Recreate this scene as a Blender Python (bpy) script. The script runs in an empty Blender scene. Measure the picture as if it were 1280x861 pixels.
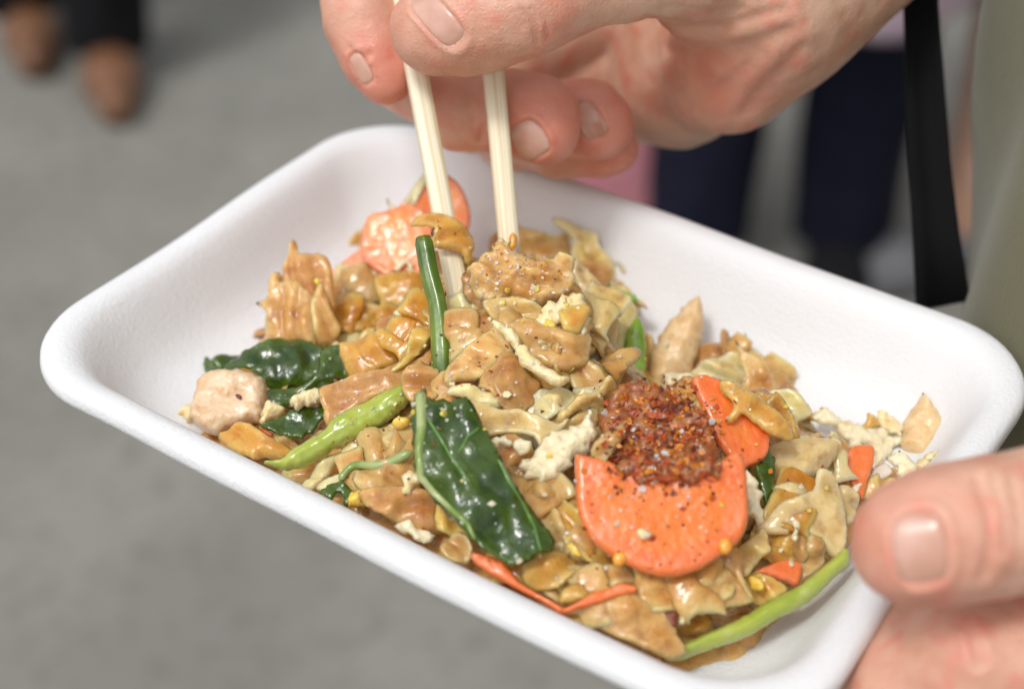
import bpy, bmesh, math, random
import numpy as np
from mathutils import Vector, Matrix, noise
from mathutils.bvhtree import BVHTree
from mathutils.geometry import delaunay_2d_cdt

random.seed(7); np.random.seed(7)
scene = bpy.context.scene
COL = scene.collection

# ------------------------------------------------------------------ camera
# photograph 1280 x 861; focal length and tilt follow from the tray's two vanishing points
FPX, CX, CY = 2069.6, 640.0, 430.5
RIM = 1.10                                       # height of the tray rim above the pavement
_n = np.array([-0.01744182, 0.79493963, 0.60643777])
_Z = -_n / np.linalg.norm(_n)
_z = np.array([0, 0, 1.0]); _Y = _z - (_z @ _Z) * _Z; _Y /= np.linalg.norm(_Y)
_X = np.cross(_Y, _Z)
RCW = np.stack([_X, _Y, _Z])                     # camera axes (x right, y down, z forward) -> world
CAM = np.array([0.0, -0.33, RIM + 0.2519])
def ray(px, py):
    return RCW @ np.array([(px - CX) / FPX, (py - CY) / FPX, 1.0])
def W(px, py, d):                                # point on a pixel's ray at depth d
    return CAM + ray(px, py) * d
def onz(px, py, z):
    r = ray(px, py); return CAM + r * ((z - CAM[2]) / r[2])
def toimg(p):                                    # world -> photograph pixel and depth
    q = (np.asarray(p) - CAM) @ RCW
    return CX + FPX * q[..., 0] / q[..., 2], CY + FPX * q[..., 1] / q[..., 2], q[..., 2]
def cdir(x, y, z):                               # image right / image up / towards the camera -> world
    v = RCW @ np.array([x, -y, -z], float); return v / np.linalg.norm(v)

cam_d = bpy.data.cameras.new('camera'); cam = bpy.data.objects.new('camera', cam_d); COL.objects.link(cam)
M = Matrix.Identity(4)
for i, v in enumerate((RCW @ [1, 0, 0], RCW @ [0, -1, 0], RCW @ [0, 0, -1])):
    for j in range(3): M[j][i] = v[j]
for j in range(3): M[j][3] = CAM[j]
cam.matrix_world = M
cam_d.sensor_width = 36; cam_d.lens = FPX / 1280 * 36
cam_d.clip_start = .02; cam_d.clip_end = 200
cam_d.dof.use_dof = True; cam_d.dof.focus_distance = 0.391; cam_d.dof.aperture_fstop = 7.6
cam_d.dof.aperture_blades = 0
scene.camera = cam

# ------------------------------------------------------------------ daylight, overcast
SUN_EL, SUN_AZ = math.radians(60), math.radians(-140)     # azimuth from +Y towards +X
w = bpy.data.worlds.new('World'); scene.world = w; w.use_nodes = True
nt = w.node_tree; nt.nodes.clear()
sky = nt.nodes.new('ShaderNodeTexSky'); sky.sky_type = 'NISHITA'; sky.sun_disc = False
sky.sun_elevation = SUN_EL; sky.sun_rotation = SUN_AZ; sky.dust_density = 4; sky.air_density = 1.5
hs = nt.nodes.new('ShaderNodeHueSaturation'); hs.inputs['Saturation'].default_value = .16
bg = nt.nodes.new('ShaderNodeBackground'); bg.inputs[1].default_value = .145
wo = nt.nodes.new('ShaderNodeOutputWorld')
nt.links.new(sky.outputs[0], hs.inputs['Color']); nt.links.new(hs.outputs[0], bg.inputs[0]); nt.links.new(bg.outputs[0], wo.inputs[0])
sd = bpy.data.lights.new('sun', 'SUN'); sd.energy = 1.25; sd.angle = math.radians(11); sd.color = (1, .985, .96)
sun = bpy.data.objects.new('sun', sd); COL.objects.link(sun)
sv = Vector((math.sin(SUN_AZ) * math.cos(SUN_EL), math.cos(SUN_AZ) * math.cos(SUN_EL), math.sin(SUN_EL)))
sun.rotation_euler = sv.to_track_quat('Z', 'Y').to_euler(); sun.location = (0, 0, 4)
scene.view_settings.view_transform = 'Standard'; scene.view_settings.look = 'None'
scene.view_settings.exposure = -0.05; scene.view_settings.gamma = 1
scene.render.resolution_x = 1024; scene.render.resolution_y = 688

# ------------------------------------------------------------------ helpers
def s2l(r, g, b):
    return tuple(((c / 255) / 12.92 if c / 255 < .04045 else ((c / 255 + .055) / 1.055) ** 2.4) for c in (r, g, b)) + (1,)

def mat(name, base, rough=.5, sss=0, ssr=(1, .5, .25), ssscale=.002, c2=None, nscale=200, spec=.5, coat=0, bump=0, bscale=600,
        bdist=.0004, c3=None, n3=900, t3=(.55, .75), trans=0, rvar=0, sheen=0, attr=None, attrcol=None, metallic=0, bump2=0, b2scale=90, rough2=None, ior=None, rim=None):
    m = bpy.data.materials.new(name); m.use_nodes = True
    t = m.node_tree; N = t.nodes; L = t.links
    p = N['Principled BSDF']
    p.inputs['Roughness'].default_value = rough; p.inputs['Specular IOR Level'].default_value = spec
    if ior: p.inputs['IOR'].default_value = ior
    p.inputs['Subsurface Weight'].default_value = sss; p.inputs['Subsurface Radius'].default_value = ssr
    p.inputs['Subsurface Scale'].default_value = ssscale
    p.inputs['Coat Weight'].default_value = coat; p.inputs['Coat Roughness'].default_value = .08
    p.inputs['Transmission Weight'].default_value = trans; p.inputs['Metallic'].default_value = metallic
    if sheen: p.inputs['Sheen Weight'].default_value = sheen
    tc = N.new('ShaderNodeTexCoord'); oi = N.new('ShaderNodeObjectInfo')
    vm = N.new('ShaderNodeVectorMath'); vm.operation = 'ADD'
    sc = N.new('ShaderNodeVectorMath'); sc.operation = 'SCALE'; sc.inputs[3].default_value = 3.7
    comb = N.new('ShaderNodeCombineXYZ')
    for k in range(3): L.new(oi.outputs['Random'], comb.inputs[k])
    L.new(comb.outputs[0], sc.inputs[0]); L.new(tc.outputs['Object'], vm.inputs[0]); L.new(sc.outputs[0], vm.inputs[1])
    vec = vm.outputs[0]
    def noi(s, det=3, rg=.55):
        n = N.new('ShaderNodeTexNoise'); n.inputs['Scale'].default_value = s; n.inputs['Detail'].default_value = det
        n.inputs['Roughness'].default_value = rg; L.new(vec, n.inputs['Vector']); return n.outputs['Fac']
    def mix(a, b, f):
        x = N.new('ShaderNodeMix'); x.data_type = 'RGBA'
        for s_, v in ((6, a), (7, b)):
            if isinstance(v, tuple): x.inputs[s_].default_value = v
            else: L.new(v, x.inputs[s_])
        L.new(f, x.inputs[0]); return x.outputs[2]
    def rng(f, lo, hi):
        r = N.new('ShaderNodeMapRange'); r.inputs[1].default_value = lo; r.inputs[2].default_value = hi; L.new(f, r.inputs[0]); return r.outputs[0]
    col = base
    if c2: col = mix(base, c2, rng(noi(nscale), .36, .64))
    if c3: col = mix(col if not isinstance(col, tuple) else base, c3, rng(noi(n3, 2), *t3))
    if attr:
        a = N.new('ShaderNodeAttribute'); a.attribute_name = attr; col = mix(col, attrcol, a.outputs['Fac'])
    if rim:
        a = N.new('ShaderNodeAttribute'); a.attribute_name = 'rim'; col = mix(col, rim, a.outputs['Fac'])
    if rvar:
        h = N.new('ShaderNodeHueSaturation')
        L.new(rng(oi.outputs['Random'], 0, 1), h.inputs['Value'])
        mr = h.inputs['Value'].links[0].from_node; mr.inputs[3].default_value = 1 - rvar; mr.inputs[4].default_value = 1 + rvar
        if isinstance(col, tuple): h.inputs['Color'].default_value = col
        else: L.new(col, h.inputs['Color'])
        col = h.outputs[0]
    if isinstance(col, tuple): p.inputs['Base Color'].default_value = col
    else: L.new(col, p.inputs['Base Color'])
    if rough2 is not None:
        r = rng(noi(nscale * 1.7), .35, .65); mr = r.node; mr.inputs[3].default_value = rough; mr.inputs[4].default_value = rough2
        L.new(r, p.inputs['Roughness'])
    last = None
    for st, s in ((bump, bscale), (bump2, b2scale)):
        if st:
            b = N.new('ShaderNodeBump'); b.inputs['Strength'].default_value = st; b.inputs['Distance'].default_value = bdist
            L.new(noi(s, 4, .6), b.inputs['Height'])
            if last: L.new(last, b.inputs['Normal'])
            last = b.outputs[0]
    if last: L.new(last, p.inputs['Normal'])
    return m

def link(name, me, parent=None, loc=None):
    o = bpy.data.objects.new(name, me); COL.objects.link(o)
    if loc is not None: o.location = loc
    if parent: o.parent = parent
    return o
def tag(o, label=None, cat=None, group=None, kind=None):
    for k, v in (('label', label), ('category', cat), ('group', group), ('kind', kind)):
        if v: o[k] = v
    return o
def mesh(name, V, F, material, smooth=True, extra=()):
    me = bpy.data.meshes.new(name); me.from_pydata([tuple(map(float, v)) for v in V], [], [tuple(map(int, f)) for f in F])
    me.materials.append(material)
    for m in extra: me.materials.append(m)
    if smooth: me.polygons.foreach_set('use_smooth', [True] * len(me.polygons))
    me.update(); return me
def empty(name, loc):
    return link(name, None, loc=loc)

# ---- implicit surfaces (round cones blended smoothly) turned into one continuous mesh
def smin(a, b, k):
    if k <= 0: return np.minimum(a, b)
    h = np.maximum(k - np.abs(a - b), 0) / k
    return np.minimum(a, b) - h * h * k * .25
def cone(P, a, b, ra, rb):
    ab = b - a; L2 = ab @ ab + 1e-12
    t = np.clip(((P - a) @ ab) / L2, 0, 1)
    return np.linalg.norm(P - a - t[:, None] * ab, axis=1) - (ra + t * (rb - ra))
def chain(P, pts, k):
    d = None
    for (a, ra), (b, rb) in zip(pts[:-1], pts[1:]):
        e = cone(P, a, b, ra, rb); d = e if d is None else smin(d, e, k)
    return d
def surface(fn, lo, hi, h):
    lo = np.array(lo, float); n = np.ceil((np.array(hi) - lo) / h / 8).astype(int)
    B = 8; dims = n * B + 1
    vol = np.full(dims, 1.0, np.float32)
    bi = np.stack(np.meshgrid(*[np.arange(k) for k in n], indexing='ij'), -1).reshape(-1, 3)
    cen = lo + (bi * B + B / 2) * h
    dc = fn(cen); rad = B * h * .87 * 1.6 + .004 * (h < .004)
    for b in bi[dc < -rad]: vol[b[0]*B:b[0]*B+B+1, b[1]*B:b[1]*B+B+1, b[2]*B:b[2]*B+B+1] = -1
    near = bi[np.abs(dc) <= rad]
    g = np.stack(np.meshgrid(*[np.arange(B + 1)] * 3, indexing='ij'), -1).reshape(-1, 3)
    for i in range(0, len(near), 400):
        idx = (near[i:i+400, None, :] * B + g[None]).reshape(-1, 3)
        vol[idx[:, 0], idx[:, 1], idx[:, 2]] = fn(lo + idx * h)
    s = vol < 0
    cs = np.zeros(tuple(dims - 1), np.int8)
    for c in np.ndindex(2, 2, 2): cs += s[c[0]:dims[0]-1+c[0], c[1]:dims[1]-1+c[1], c[2]:dims[2]-1+c[2]]
    act = np.argwhere((cs > 0) & (cs < 8)); vid = -np.ones(tuple(dims - 1), int); vid[tuple(act.T)] = np.arange(len(act))
    acc = np.zeros((len(act), 3)); cnt = np.zeros(len(act))
    for ax in range(3):
        o1, o2 = [a for a in range(3) if a != ax]
        for i in (0, 1):
            for j in (0, 1):
                a = act.copy(); a[:, o1] += i; a[:, o2] += j; b = a.copy(); b[:, ax] += 1
                va = vol[tuple(a.T)]; vb = vol[tuple(b.T)]; x = (va < 0) != (vb < 0)
                t = np.where(x, va / np.where(va == vb, 1, va - vb), 0)
                p = a.astype(float); p[:, ax] += t
                acc[x] += p[x]; cnt[x] += 1
    V = lo + acc / cnt[:, None] * h
    F = []
    for ax in range(3):
        o1, o2 = [(1, 2), (2, 0), (0, 1)][ax]
        sl0 = [slice(None)] * 3; sl1 = [slice(None)] * 3; sl0[ax] = slice(0, -1); sl1[ax] = slice(1, None)
        e = np.argwhere(s[tuple(sl0)] != s[tuple(sl1)])
        e = e[(e[:, o1] > 0) & (e[:, o2] > 0) & (e[:, o1] < dims[o1]-1) & (e[:, o2] < dims[o2]-1)]
        q = []
        for i, j in ((-1, -1), (0, -1), (0, 0), (-1, 0)):
            c = e.copy(); c[:, o1] += i; c[:, o2] += j; q.append(vid[tuple(c.T)])
        q = np.stack(q, 1); flip = ~s[tuple(e.T)]; q[flip] = q[flip][:, ::-1]; F.append(q)
    F = np.concatenate(F); return V, F[(F >= 0).all(1)]

# ------------------------------------------------------------------ materials
M_ = {}
M_['asphalt'] = mat('worn_concrete', (.205, .2, .178, 1), .9, c2=(.255, .248, .22, 1), nscale=3.5, c3=(.15, .143, .122, 1), n3=40, t3=(.5, .8), bump=.4, bscale=150, bdist=.003)
M_['foam'] = mat('white_foam', (.82, .83, .845, 1), .55, sss=.2, ssr=(1, 1, 1), ssscale=.003, spec=.2, bump=.7, bscale=900, bdist=.0005, bump2=.3, b2scale=120)
M_['wood'] = None
noodle = {}
for k, a, b, rc, tr in (('tan', (.66, .32, .08), (.82, .525, .2), (.88, .66, .31), .15), ('pale', (.80, .56, .20), (.89, .70, .36), (.92, .78, .47), .08),
                ('amber', (.68, .285, .03), (.82, .465, .095), (.86, .6, .2), .2), ('brown', (.47, .19, .05), (.66, .36, .125), (.76, .49, .2), .15)):
    noodle[k] = mat('noodle_' + k, a + (1,), .13, sss=.85, ssr=(1, .82, .5), ssscale=.0028, c2=b + (1,), nscale=130, coat=.4, trans=tr, ior=1.4,
                    bump=.35, bscale=420, bdist=.0007, rvar=.16, rough2=.32, c3=(.36, .125, .026, 1), n3=240, t3=(.52, .86), bump2=.8, b2scale=170, rim=rc + (1,))
M_['sauce'] = mat('chili_sauce', (.27, .065, .015, 1), .25, sss=.25, ssr=(1, .4, .2), ssscale=.002, c2=(.42, .16, .04, 1), nscale=250, coat=.4, bump=.8, bscale=500, bdist=.001)
M_['carrot'] = mat('cooked_carrot', (.82, .155, .012, 1), .14, sss=.5, ssr=(1, .4, .12), ssscale=.003, c2=(.86, .2, .03, 1), nscale=110, coat=.6, bump=.5, bscale=700, bdist=.0005,
                    c3=(.74, .12, .02, 1), n3=300, t3=(.56, .8), bump2=.6, b2scale=200, rim=(.88, .24, .09, 1), rough2=.45, attr='core', attrcol=(.82, .2, .012, 1))
M_['carrot_pink'] = mat('cooked_carrot_pale', (.9, .27, .08, 1), .26, sss=.5, ssr=(1, .4, .2), ssscale=.0022, c2=(.92, .4, .14, 1), nscale=130, coat=.35, bump=.5, bscale=600, bdist=.0005, c3=(.93, .46, .32, 1), n3=300, t3=(.52, .78), rim=(.92, .3, .2, 1))
M_['chicken'] = mat('cooked_chicken', (.74, .50, .29, 1), .34, sss=.45, ssr=(1, .6, .4), ssscale=.002, c2=(.86, .68, .48, 1), nscale=130, c3=(.66, .36, .13, 1), n3=230, t3=(.54, .78), coat=.3, bump=.8, bscale=480, bdist=.0008, bump2=.7, b2scale=160)
M_['chicken_gold'] = mat('fried_chicken', (.74, .5, .24, 1), .4, sss=.6, ssr=(1, .6, .35), ssscale=.003, c2=(.82, .62, .36, 1), nscale=170, c3=(.6, .33, .1, 1), n3=300, t3=(.58, .8), coat=.2, bump=.6, bscale=500, bdist=.0008)
M_['egg'] = mat('scrambled_egg', (.88, .70, .34, 1), .4, sss=.5, ssr=(1, .8, .45), ssscale=.0018, c2=(.92, .80, .52, 1), nscale=240, c3=(.82, .48, .1, 1), n3=330, t3=(.55, .76), coat=.25, bump=.9, bscale=650, bdist=.0009, bump2=.8, b2scale=260)
M_['egg_white'] = mat('egg_white', (.86, .75, .48, 1), .35, sss=.5, ssr=(1, .9, .7), ssscale=.0018, c2=(.9, .81, .56, 1), nscale=200, c3=(.74, .5, .2, 1), n3=260, t3=(.56, .8), coat=.3, bump=.9, bscale=560, bdist=.0009, bump2=.8, b2scale=240)
M_['yolk'] = mat('egg_yolk', (.88, .55, .06, 1), .35, sss=.6, ssr=(1, .6, .15), ssscale=.002, c2=(.9, .66, .16, 1), nscale=350, coat=.3, bump=.6, bscale=700, bdist=.0006)
M_['leaf'] = mat('cooked_leaf', (.02, .05, .001, 1), .15, sss=.06, ssr=(.3, 1, .1), ssscale=.0008, c2=(.05, .095, .003, 1), nscale=120, spec=.5, coat=.6, bump=.35, bscale=300, bdist=.0007, c3=(.008, .035, .006, 1), n3=260, t3=(.5, .75), bump2=.7, b2scale=110, rim=(.07, .13, .01, 1))
def leaf_relief(m):
    t = m.node_tree; N = t.nodes; L = t.links; p = N['Principled BSDF']; prev = p.inputs['Normal'].links[0].from_socket
    tc = N.new('ShaderNodeTexCoord')
    for s_, st in ((230, .35), (620, .15)):
        v = N.new('ShaderNodeTexVoronoi'); v.feature = 'DISTANCE_TO_EDGE'; v.inputs['Scale'].default_value = s_; L.new(tc.outputs['Object'], v.inputs['Vector'])
        r = N.new('ShaderNodeMapRange'); r.inputs[2].default_value = .25; L.new(v.outputs[0], r.inputs[0])
        b_ = N.new('ShaderNodeBump'); b_.inputs['Strength'].default_value = st; b_.inputs['Distance'].default_value = .0004
        L.new(r.outputs[0], b_.inputs['Height']); L.new(prev, b_.inputs['Normal']); prev = b_.outputs[0]
    L.new(prev, p.inputs['Normal'])
leaf_relief(M_['leaf'])
M_['vein'] = mat('leaf_vein', (.2, .3, .06, 1), .3, sss=.3, ssr=(.7, 1, .3), ssscale=.001, c2=(.46, .52, .24, 1), nscale=110, bump=.4, bscale=500, bdist=.0004, coat=.4)
M_['stem'] = mat('green_stem', (.28, .39, .02, 1), .24, sss=.35, ssr=(.7, 1, .2), ssscale=.0016, c2=(.43, .5, .06, 1), nscale=90, coat=.6, bump=.45, bscale=420, bdist=.0006, c3=(.52, .56, .18, 1), n3=210, t3=(.55, .8), bump2=.5, b2scale=140, rim=(.46, .5, .12, 1))
M_['stem_dark'] = mat('dark_green_stem', (.045, .1, .008, 1), .26, sss=.25, ssr=(.7, 1, .2), ssscale=.0012, c2=(.15, .24, .025, 1), nscale=55, coat=.5, bump=.35, bscale=400, bdist=.0005, c3=(.26, .34, .07, 1), n3=180, t3=(.6, .85))
M_['sidevein'] = mat('leaf_side_vein', (.11, .24, .04, 1), .3, sss=.2, ssscale=.001, coat=.4)
M_['green'] = mat('bright_leaf_green', (.22, .42, .03, 1), .25, sss=.5, ssr=(.6, 1, .2), ssscale=.0015, c2=(.34, .55, .08, 1), nscale=200, coat=.5)
M_['onion'] = mat('onion_sliver', (.72, .62, .5, 1), .2, sss=.7, ssr=(1, .9, .8), ssscale=.003, c2=(.8, .7, .58, 1), coat=.5)
M_['chili_red'] = mat('chili_flake_red', (.36, .05, .015, 1), .45, sss=.1, c2=(.5, .1, .02, 1), nscale=500)
M_['chili_orange'] = mat('chili_flake_orange', (.62, .18, .015, 1), .4, sss=.2, ssscale=.001, c2=(.72, .28, .03, 1), nscale=500)
M_['chili_dark'] = mat('chili_flake_dark', (.13, .025, .012, 1), .45, c2=(.2, .05, .02, 1), nscale=500)
M_['sugar'] = mat('sugar_grain', (.9, .86, .8, 1), .12, sss=.3, ssr=(1, 1, 1), ssscale=.001, trans=.35, coat=.4)
M_['seed'] = mat('chili_seed', (.82, .33, .02, 1), .3, sss=.5, ssr=(1, .5, .1), ssscale=.001, c2=(.85, .42, .06, 1), nscale=600, coat=.4)

def wood_mat():
    m = bpy.data.materials.new('bamboo'); m.use_nodes = True; t = m.node_tree; N = t.nodes; L = t.links; p = N['Principled BSDF']
    tc = N.new('ShaderNodeTexCoord'); mp = N.new('ShaderNodeMapping'); mp.inputs['Scale'].default_value = (1400, 1400, 14)
    n = N.new('ShaderNodeTexNoise'); n.inputs['Scale'].default_value = 1; n.inputs['Detail'].default_value = 3
    L.new(tc.outputs['Object'], mp.inputs[0]); L.new(mp.outputs[0], n.inputs['Vector'])
    cr = N.new('ShaderNodeValToRGB'); cr.color_ramp.elements[0].position = .33; cr.color_ramp.elements[0].color = (.74, .60, .36, 1)
    cr.color_ramp.elements[1].position = .58; cr.color_ramp.elements[1].color = (.9, .83, .64, 1)
    L.new(n.outputs['Fac'], cr.inputs[0]); L.new(cr.outputs[0], p.inputs['Base Color'])
    b = N.new('ShaderNodeBump'); b.inputs['Strength'].default_value = .5; b.inputs['Distance'].default_value = .0003
    L.new(n.outputs['Fac'], b.inputs['Height']); L.new(b.outputs[0], p.inputs['Normal'])
    p.inputs['Roughness'].default_value = .5; p.inputs['Subsurface Weight'].default_value = .15; p.inputs['Subsurface Scale'].default_value = .001
    return m
M_['wood'] = wood_mat()

def skin_mat(name, base, c2, red):
    m = mat(name, base, .42, sss=.35, ssr=(1, .32, .18), ssscale=.0025, c2=c2, nscale=90, c3=tuple(x * y for x, y in zip(red, (1, 1.05, 1.05, 1))), n3=130, t3=(.5, .8),
            attr='red', attrcol=red, spec=.45, bump=.4, bscale=1500, bdist=.00028, bump2=.5, b2scale=420)
    t = m.node_tree; N = t.nodes; L = t.links; p = N['Principled BSDF']
    prev = p.inputs['Normal'].links[0].from_socket
    tc = N.new('ShaderNodeTexCoord'); v = N.new('ShaderNodeTexVoronoi'); v.feature = 'DISTANCE_TO_EDGE'; v.inputs['Scale'].default_value = 800
    L.new(tc.outputs['Object'], v.inputs['Vector'])
    b = N.new('ShaderNodeBump'); b.inputs['Strength'].default_value = .6; b.inputs['Distance'].default_value = .0003
    L.new(v.outputs[0], b.inputs['Height']); L.new(prev, b.inputs['Normal']); L.new(b.outputs[0], p.inputs['Normal'])
    return m
M_['skin'] = skin_mat('skin', (.62, .345, .235, 1), (.74, .49, .36, 1), (.72, .25, .18, 1))
M_['skin_far'] = mat('skin_plain', (.52, .3, .21, 1), .5, sss=.1, c2=(.58, .36, .26, 1), nscale=20)
M_['nail'] = mat('fingernail', (.6, .33, .245, 1), .25, sss=.4, ssr=(1, .4, .3), ssscale=.002, c2=(.69, .43, .345, 1), nscale=120, coat=.2, bump=.15, bscale=500, bdist=.0002)
def cloth_mat(name, c, c2, rough=.9, ws=900, sheen=.2):
    return mat(name, c, rough, c2=c2, nscale=25, bump=.5, bscale=ws, bdist=.0006, sheen=sheen, spec=.2)
M_['olive'] = cloth_mat('olive_cotton', (.15, .145, .085, 1), (.175, .168, .1, 1))
M_['strap'] = cloth_mat('black_webbing', (.004, .004, .005, 1), (.006, .006, .007, 1), sheen=0)
M_['black'] = cloth_mat('black_cotton', (.006, .006, .008, 1), (.01, .01, .012, 1), sheen=0)
M_['navy'] = cloth_mat('navy_cotton', (.006, .007, .018, 1), (.009, .01, .024, 1), sheen=0)
M_['lilac'] = cloth_mat('lilac_wool', (.3, .22, .27, 1), (.36, .27, .32, 1))
M_['cream'] = cloth_mat('cream_cotton', (.62, .56, .46, 1), (.68, .62, .52, 1))
M_['grey'] = cloth_mat('grey_jersey', (.12, .12, .13, 1), (.16, .16, .17, 1))
M_['pink'] = mat('pink_plastic', (.5, .17, .22, 1), .5, c2=(.58, .24, .28, 1), nscale=12, bump=.5, bscale=30, bdist=.004)
M_['leather'] = mat('brown_leather', (.14, .06, .027, 1), .45, c2=(.19, .085, .04, 1), nscale=15, bump=.3, bscale=200, bdist=.001)
M_['hair'] = mat('dark_hair', (.02, .012, .008, 1), .5, c2=(.04, .02, .012, 1), nscale=60, bump=.8, bscale=200, bdist=.003)
M_['white_shoe'] = mat('white_canvas', (.6, .6, .58, 1), .8, c2=(.68, .68, .66, 1), nscale=30)

# ------------------------------------------------------------------ pavement
g = mesh('pavement', [(-60, -60, 0), (60, -60, 0), (60, 60, 0), (-60, 60, 0)], [(0, 1, 2, 3)], M_['asphalt'], False)
tag(link('pavement', g), kind='structure')

# ------------------------------------------------------------------ foam tray
def corners():
    Ls = [(-8, 455), (467, 141), (1322, 450), (984, 958)]
    return [onz(x, y, RIM - .003) for x, y in Ls]
cl, cb, crr, cf = corners()
TC = (cl + cb + crr + cf) / 4; TC[2] = RIM
E1 = (crr - cb) + (cf - cl); E1[2] = 0; E1 /= np.linalg.norm(E1)
E2 = np.array([-E1[1], E1[0], 0])
TA = .5 * (np.linalg.norm(crr - cb) + np.linalg.norm(cf - cl)) / 2
TB = .5 * (np.linalg.norm(cb - cl) + np.linalg.norm(crr - cf)) / 2
FLOOR = -.0235
PROF = [(0, -.0036), (.0002, -.0018), (.0009, -.0006), (.0022, -.0001), (.0046, 0), (.0066, -.0006), (.0084, -.0022), (.0104, -.0056), (.0128, -.0104),
        (.0154, -.0154), (.0188, -.0198), (.0234, -.0225), (.03, -.0234), (.038, FLOOR)]
UND = [(.0002, -.0048), (.0012, -.0056), (.0032, -.0052), (.006, -.0052), (.0082, -.0078), (.0105, -.012), (.0132, -.0175), (.0165, -.0225), (.0215, -.0255), (.03, -.0262), (.038, -.0263)]
CR = .027
def rring(d, npc=14, nl=26, ns=18):
    a, b = TA - d, TB - d; r = max(CR - .35 * d, .012); pts = []
    cs = [(a - r, b - r, 0), (-a + r, b - r, 90), (-a + r, -b + r, 180), (a - r, -b + r, 270)]
    for i, (x, y, s) in enumerate(cs):
        for k in range(npc):
            t = math.radians(s + 90 * k / (npc - 1)); pts.append((x + r * math.cos(t), y + r * math.sin(t)))
        nx, ny, ns2 = cs[(i + 1) % 4]; t = math.radians(ns2); x2, y2 = nx + r * math.cos(t), ny + r * math.sin(t); x1, y1 = pts[-1]
        m = nl if i in (0, 2) else ns
        for k in range(1, m): pts.append((x1 + (x2 - x1) * k / m, y1 + (y2 - y1) * k / m))
    return pts
def tl2w(u, v, z): return TC + E1 * u + E2 * v + np.array([0, 0, z])
def build_tray():
    V = []; F = []; n = len(rring(0))
    rings = [(d, z) for d, z in UND[::-1]] + PROF
    for d, z in rings:
        for (u, v) in rring(d):
            wob = .0009 * noise.noise(Vector((u * 28, v * 28, 3.3))) * max(0, 1 - d / .02)
            wob2 = .0012 * noise.noise(Vector((u * 22, v * 22, 9.1))) * max(0, 1 - d / .02)
            V.append(tl2w(u * (1 + wob * 4), v * (1 + wob * 4), z + wob2) - TC)
    for i in range(len(rings) - 1):
        for k in range(n):
            k2 = (k + 1) % n; F.append((i * n + k, i * n + k2, (i + 1) * n + k2, (i + 1) * n + k))
    for base, flip in ((0, True), ((len(rings) - 1) * n, False)):
        c = len(V); z = UND[-1][1] if flip else FLOOR; V.append(tl2w(0, 0, z) - TC)
        prev = [base + k for k in range(n)]
        for s in (.66, .33):
            cur = []
            for k in range(n):
                p = np.array(V[base + k]); cur.append(len(V)); V.append(np.array([p[0] * s, p[1] * s, z]))
            for k in range(n):
                q = (prev[k], prev[(k + 1) % n], cur[(k + 1) % n], cur[k]); F.append(q[::-1] if flip else q)
            prev = cur
        for k in range(n):
            q = (prev[k], prev[(k + 1) % n], c); F.append(q[::-1] if flip else q)
    me = mesh('foam_tray', V, F, M_['foam'])
    o = link('foam_tray', me, loc=TC)
    tag(o, 'white foam takeaway tray with rounded corners, full of fried noodles', 'tray')
    return o
tray = build_tray()
def tray_h(u, v):                                 # inner surface of the tray, relative to the rim
    a, b = TA, TB; qx, qy = abs(u) - (a - CR), abs(v) - (b - CR)
    sd_ = math.hypot(max(qx, 0), max(qy, 0)) + min(max(qx, qy), 0) - CR
    d = -sd_
    if d < 0: return -.06
    for (d0, z0), (d1, z1) in zip(PROF[:-1], PROF[1:]):
        if d <= d1: return z0 + (z1 - z0) * (d - d0) / (d1 - d0)
    return FLOOR

# ------------------------------------------------------------------ the heap the food lies on (height field over the tray floor)
# picture position of a rise, its height above the floor and radii (m)
BL = [(650, 332, .041, .026), (600, 345, .038, .028), (600, 372, .036, .030), (660, 400, .036, .028), (560, 430, .034, .03), (720, 440, .032, .028), (700, 330, .024, .024), (520, 300, .020, .022),
      (630, 520, .031, .03), (800, 520, .031, .03), (830, 600, .027, .028), (890, 500, .028, .026), (960, 500, .022, .022), (450, 410, .016, .024), (375, 390, .014, .017),
      (440, 480, .018, .026), (340, 500, .013, .022), (290, 515, .012, .016), (500, 560, .022, .028), (600, 610, .024, .026), (480, 610, .016, .02), (700, 650, .022, .028), (640, 700, .014, .024),
      (760, 720, .013, .024), (860, 690, .016, .024), (960, 620, .017, .024), (1010, 590, .015, .022), (1080, 580, .010, .018), (1130, 560, .010, .016), (985, 680, .008, .015), (770, 765, .008, .013)]
BLW = []
for px, py, hh, rr in BL:
    p = onz(px, py, RIM + FLOOR + hh) - TC; BLW.append((p @ E1, p @ E2, hh, rr))
BLA = np.array(BLW)
def heap_h(u, v):
    q = BLA[:, 2] * np.exp(-(((u - BLA[:, 0]) ** 2 + (v - BLA[:, 1]) ** 2) / BLA[:, 3] ** 2) ** 1.1)
    return FLOOR - .003 + float((q ** 5).sum() ** .2)
def surf_h(u, v): return max(heap_h(u, v), tray_h(u, v))
def hit(px, py):
    r = ray(px, py); t = (RIM + .022 - CAM[2]) / r[2]; st = .0008 / np.linalg.norm(r)
    for _ in range(200):
        p = CAM + r * t; q = p - TC
        if q[2] < surf_h(q @ E1, q @ E2): return p
        t += st
    return p

ALLV = []; ALLF = []                              # everything edible, for dropping crumbs on
def collect(V, F, loc):
    b = len(ALLV); ALLV.extend([Vector(v) + Vector(loc) for v in V]); ALLF.extend([tuple(i + b for i in f) for f in F])

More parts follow.
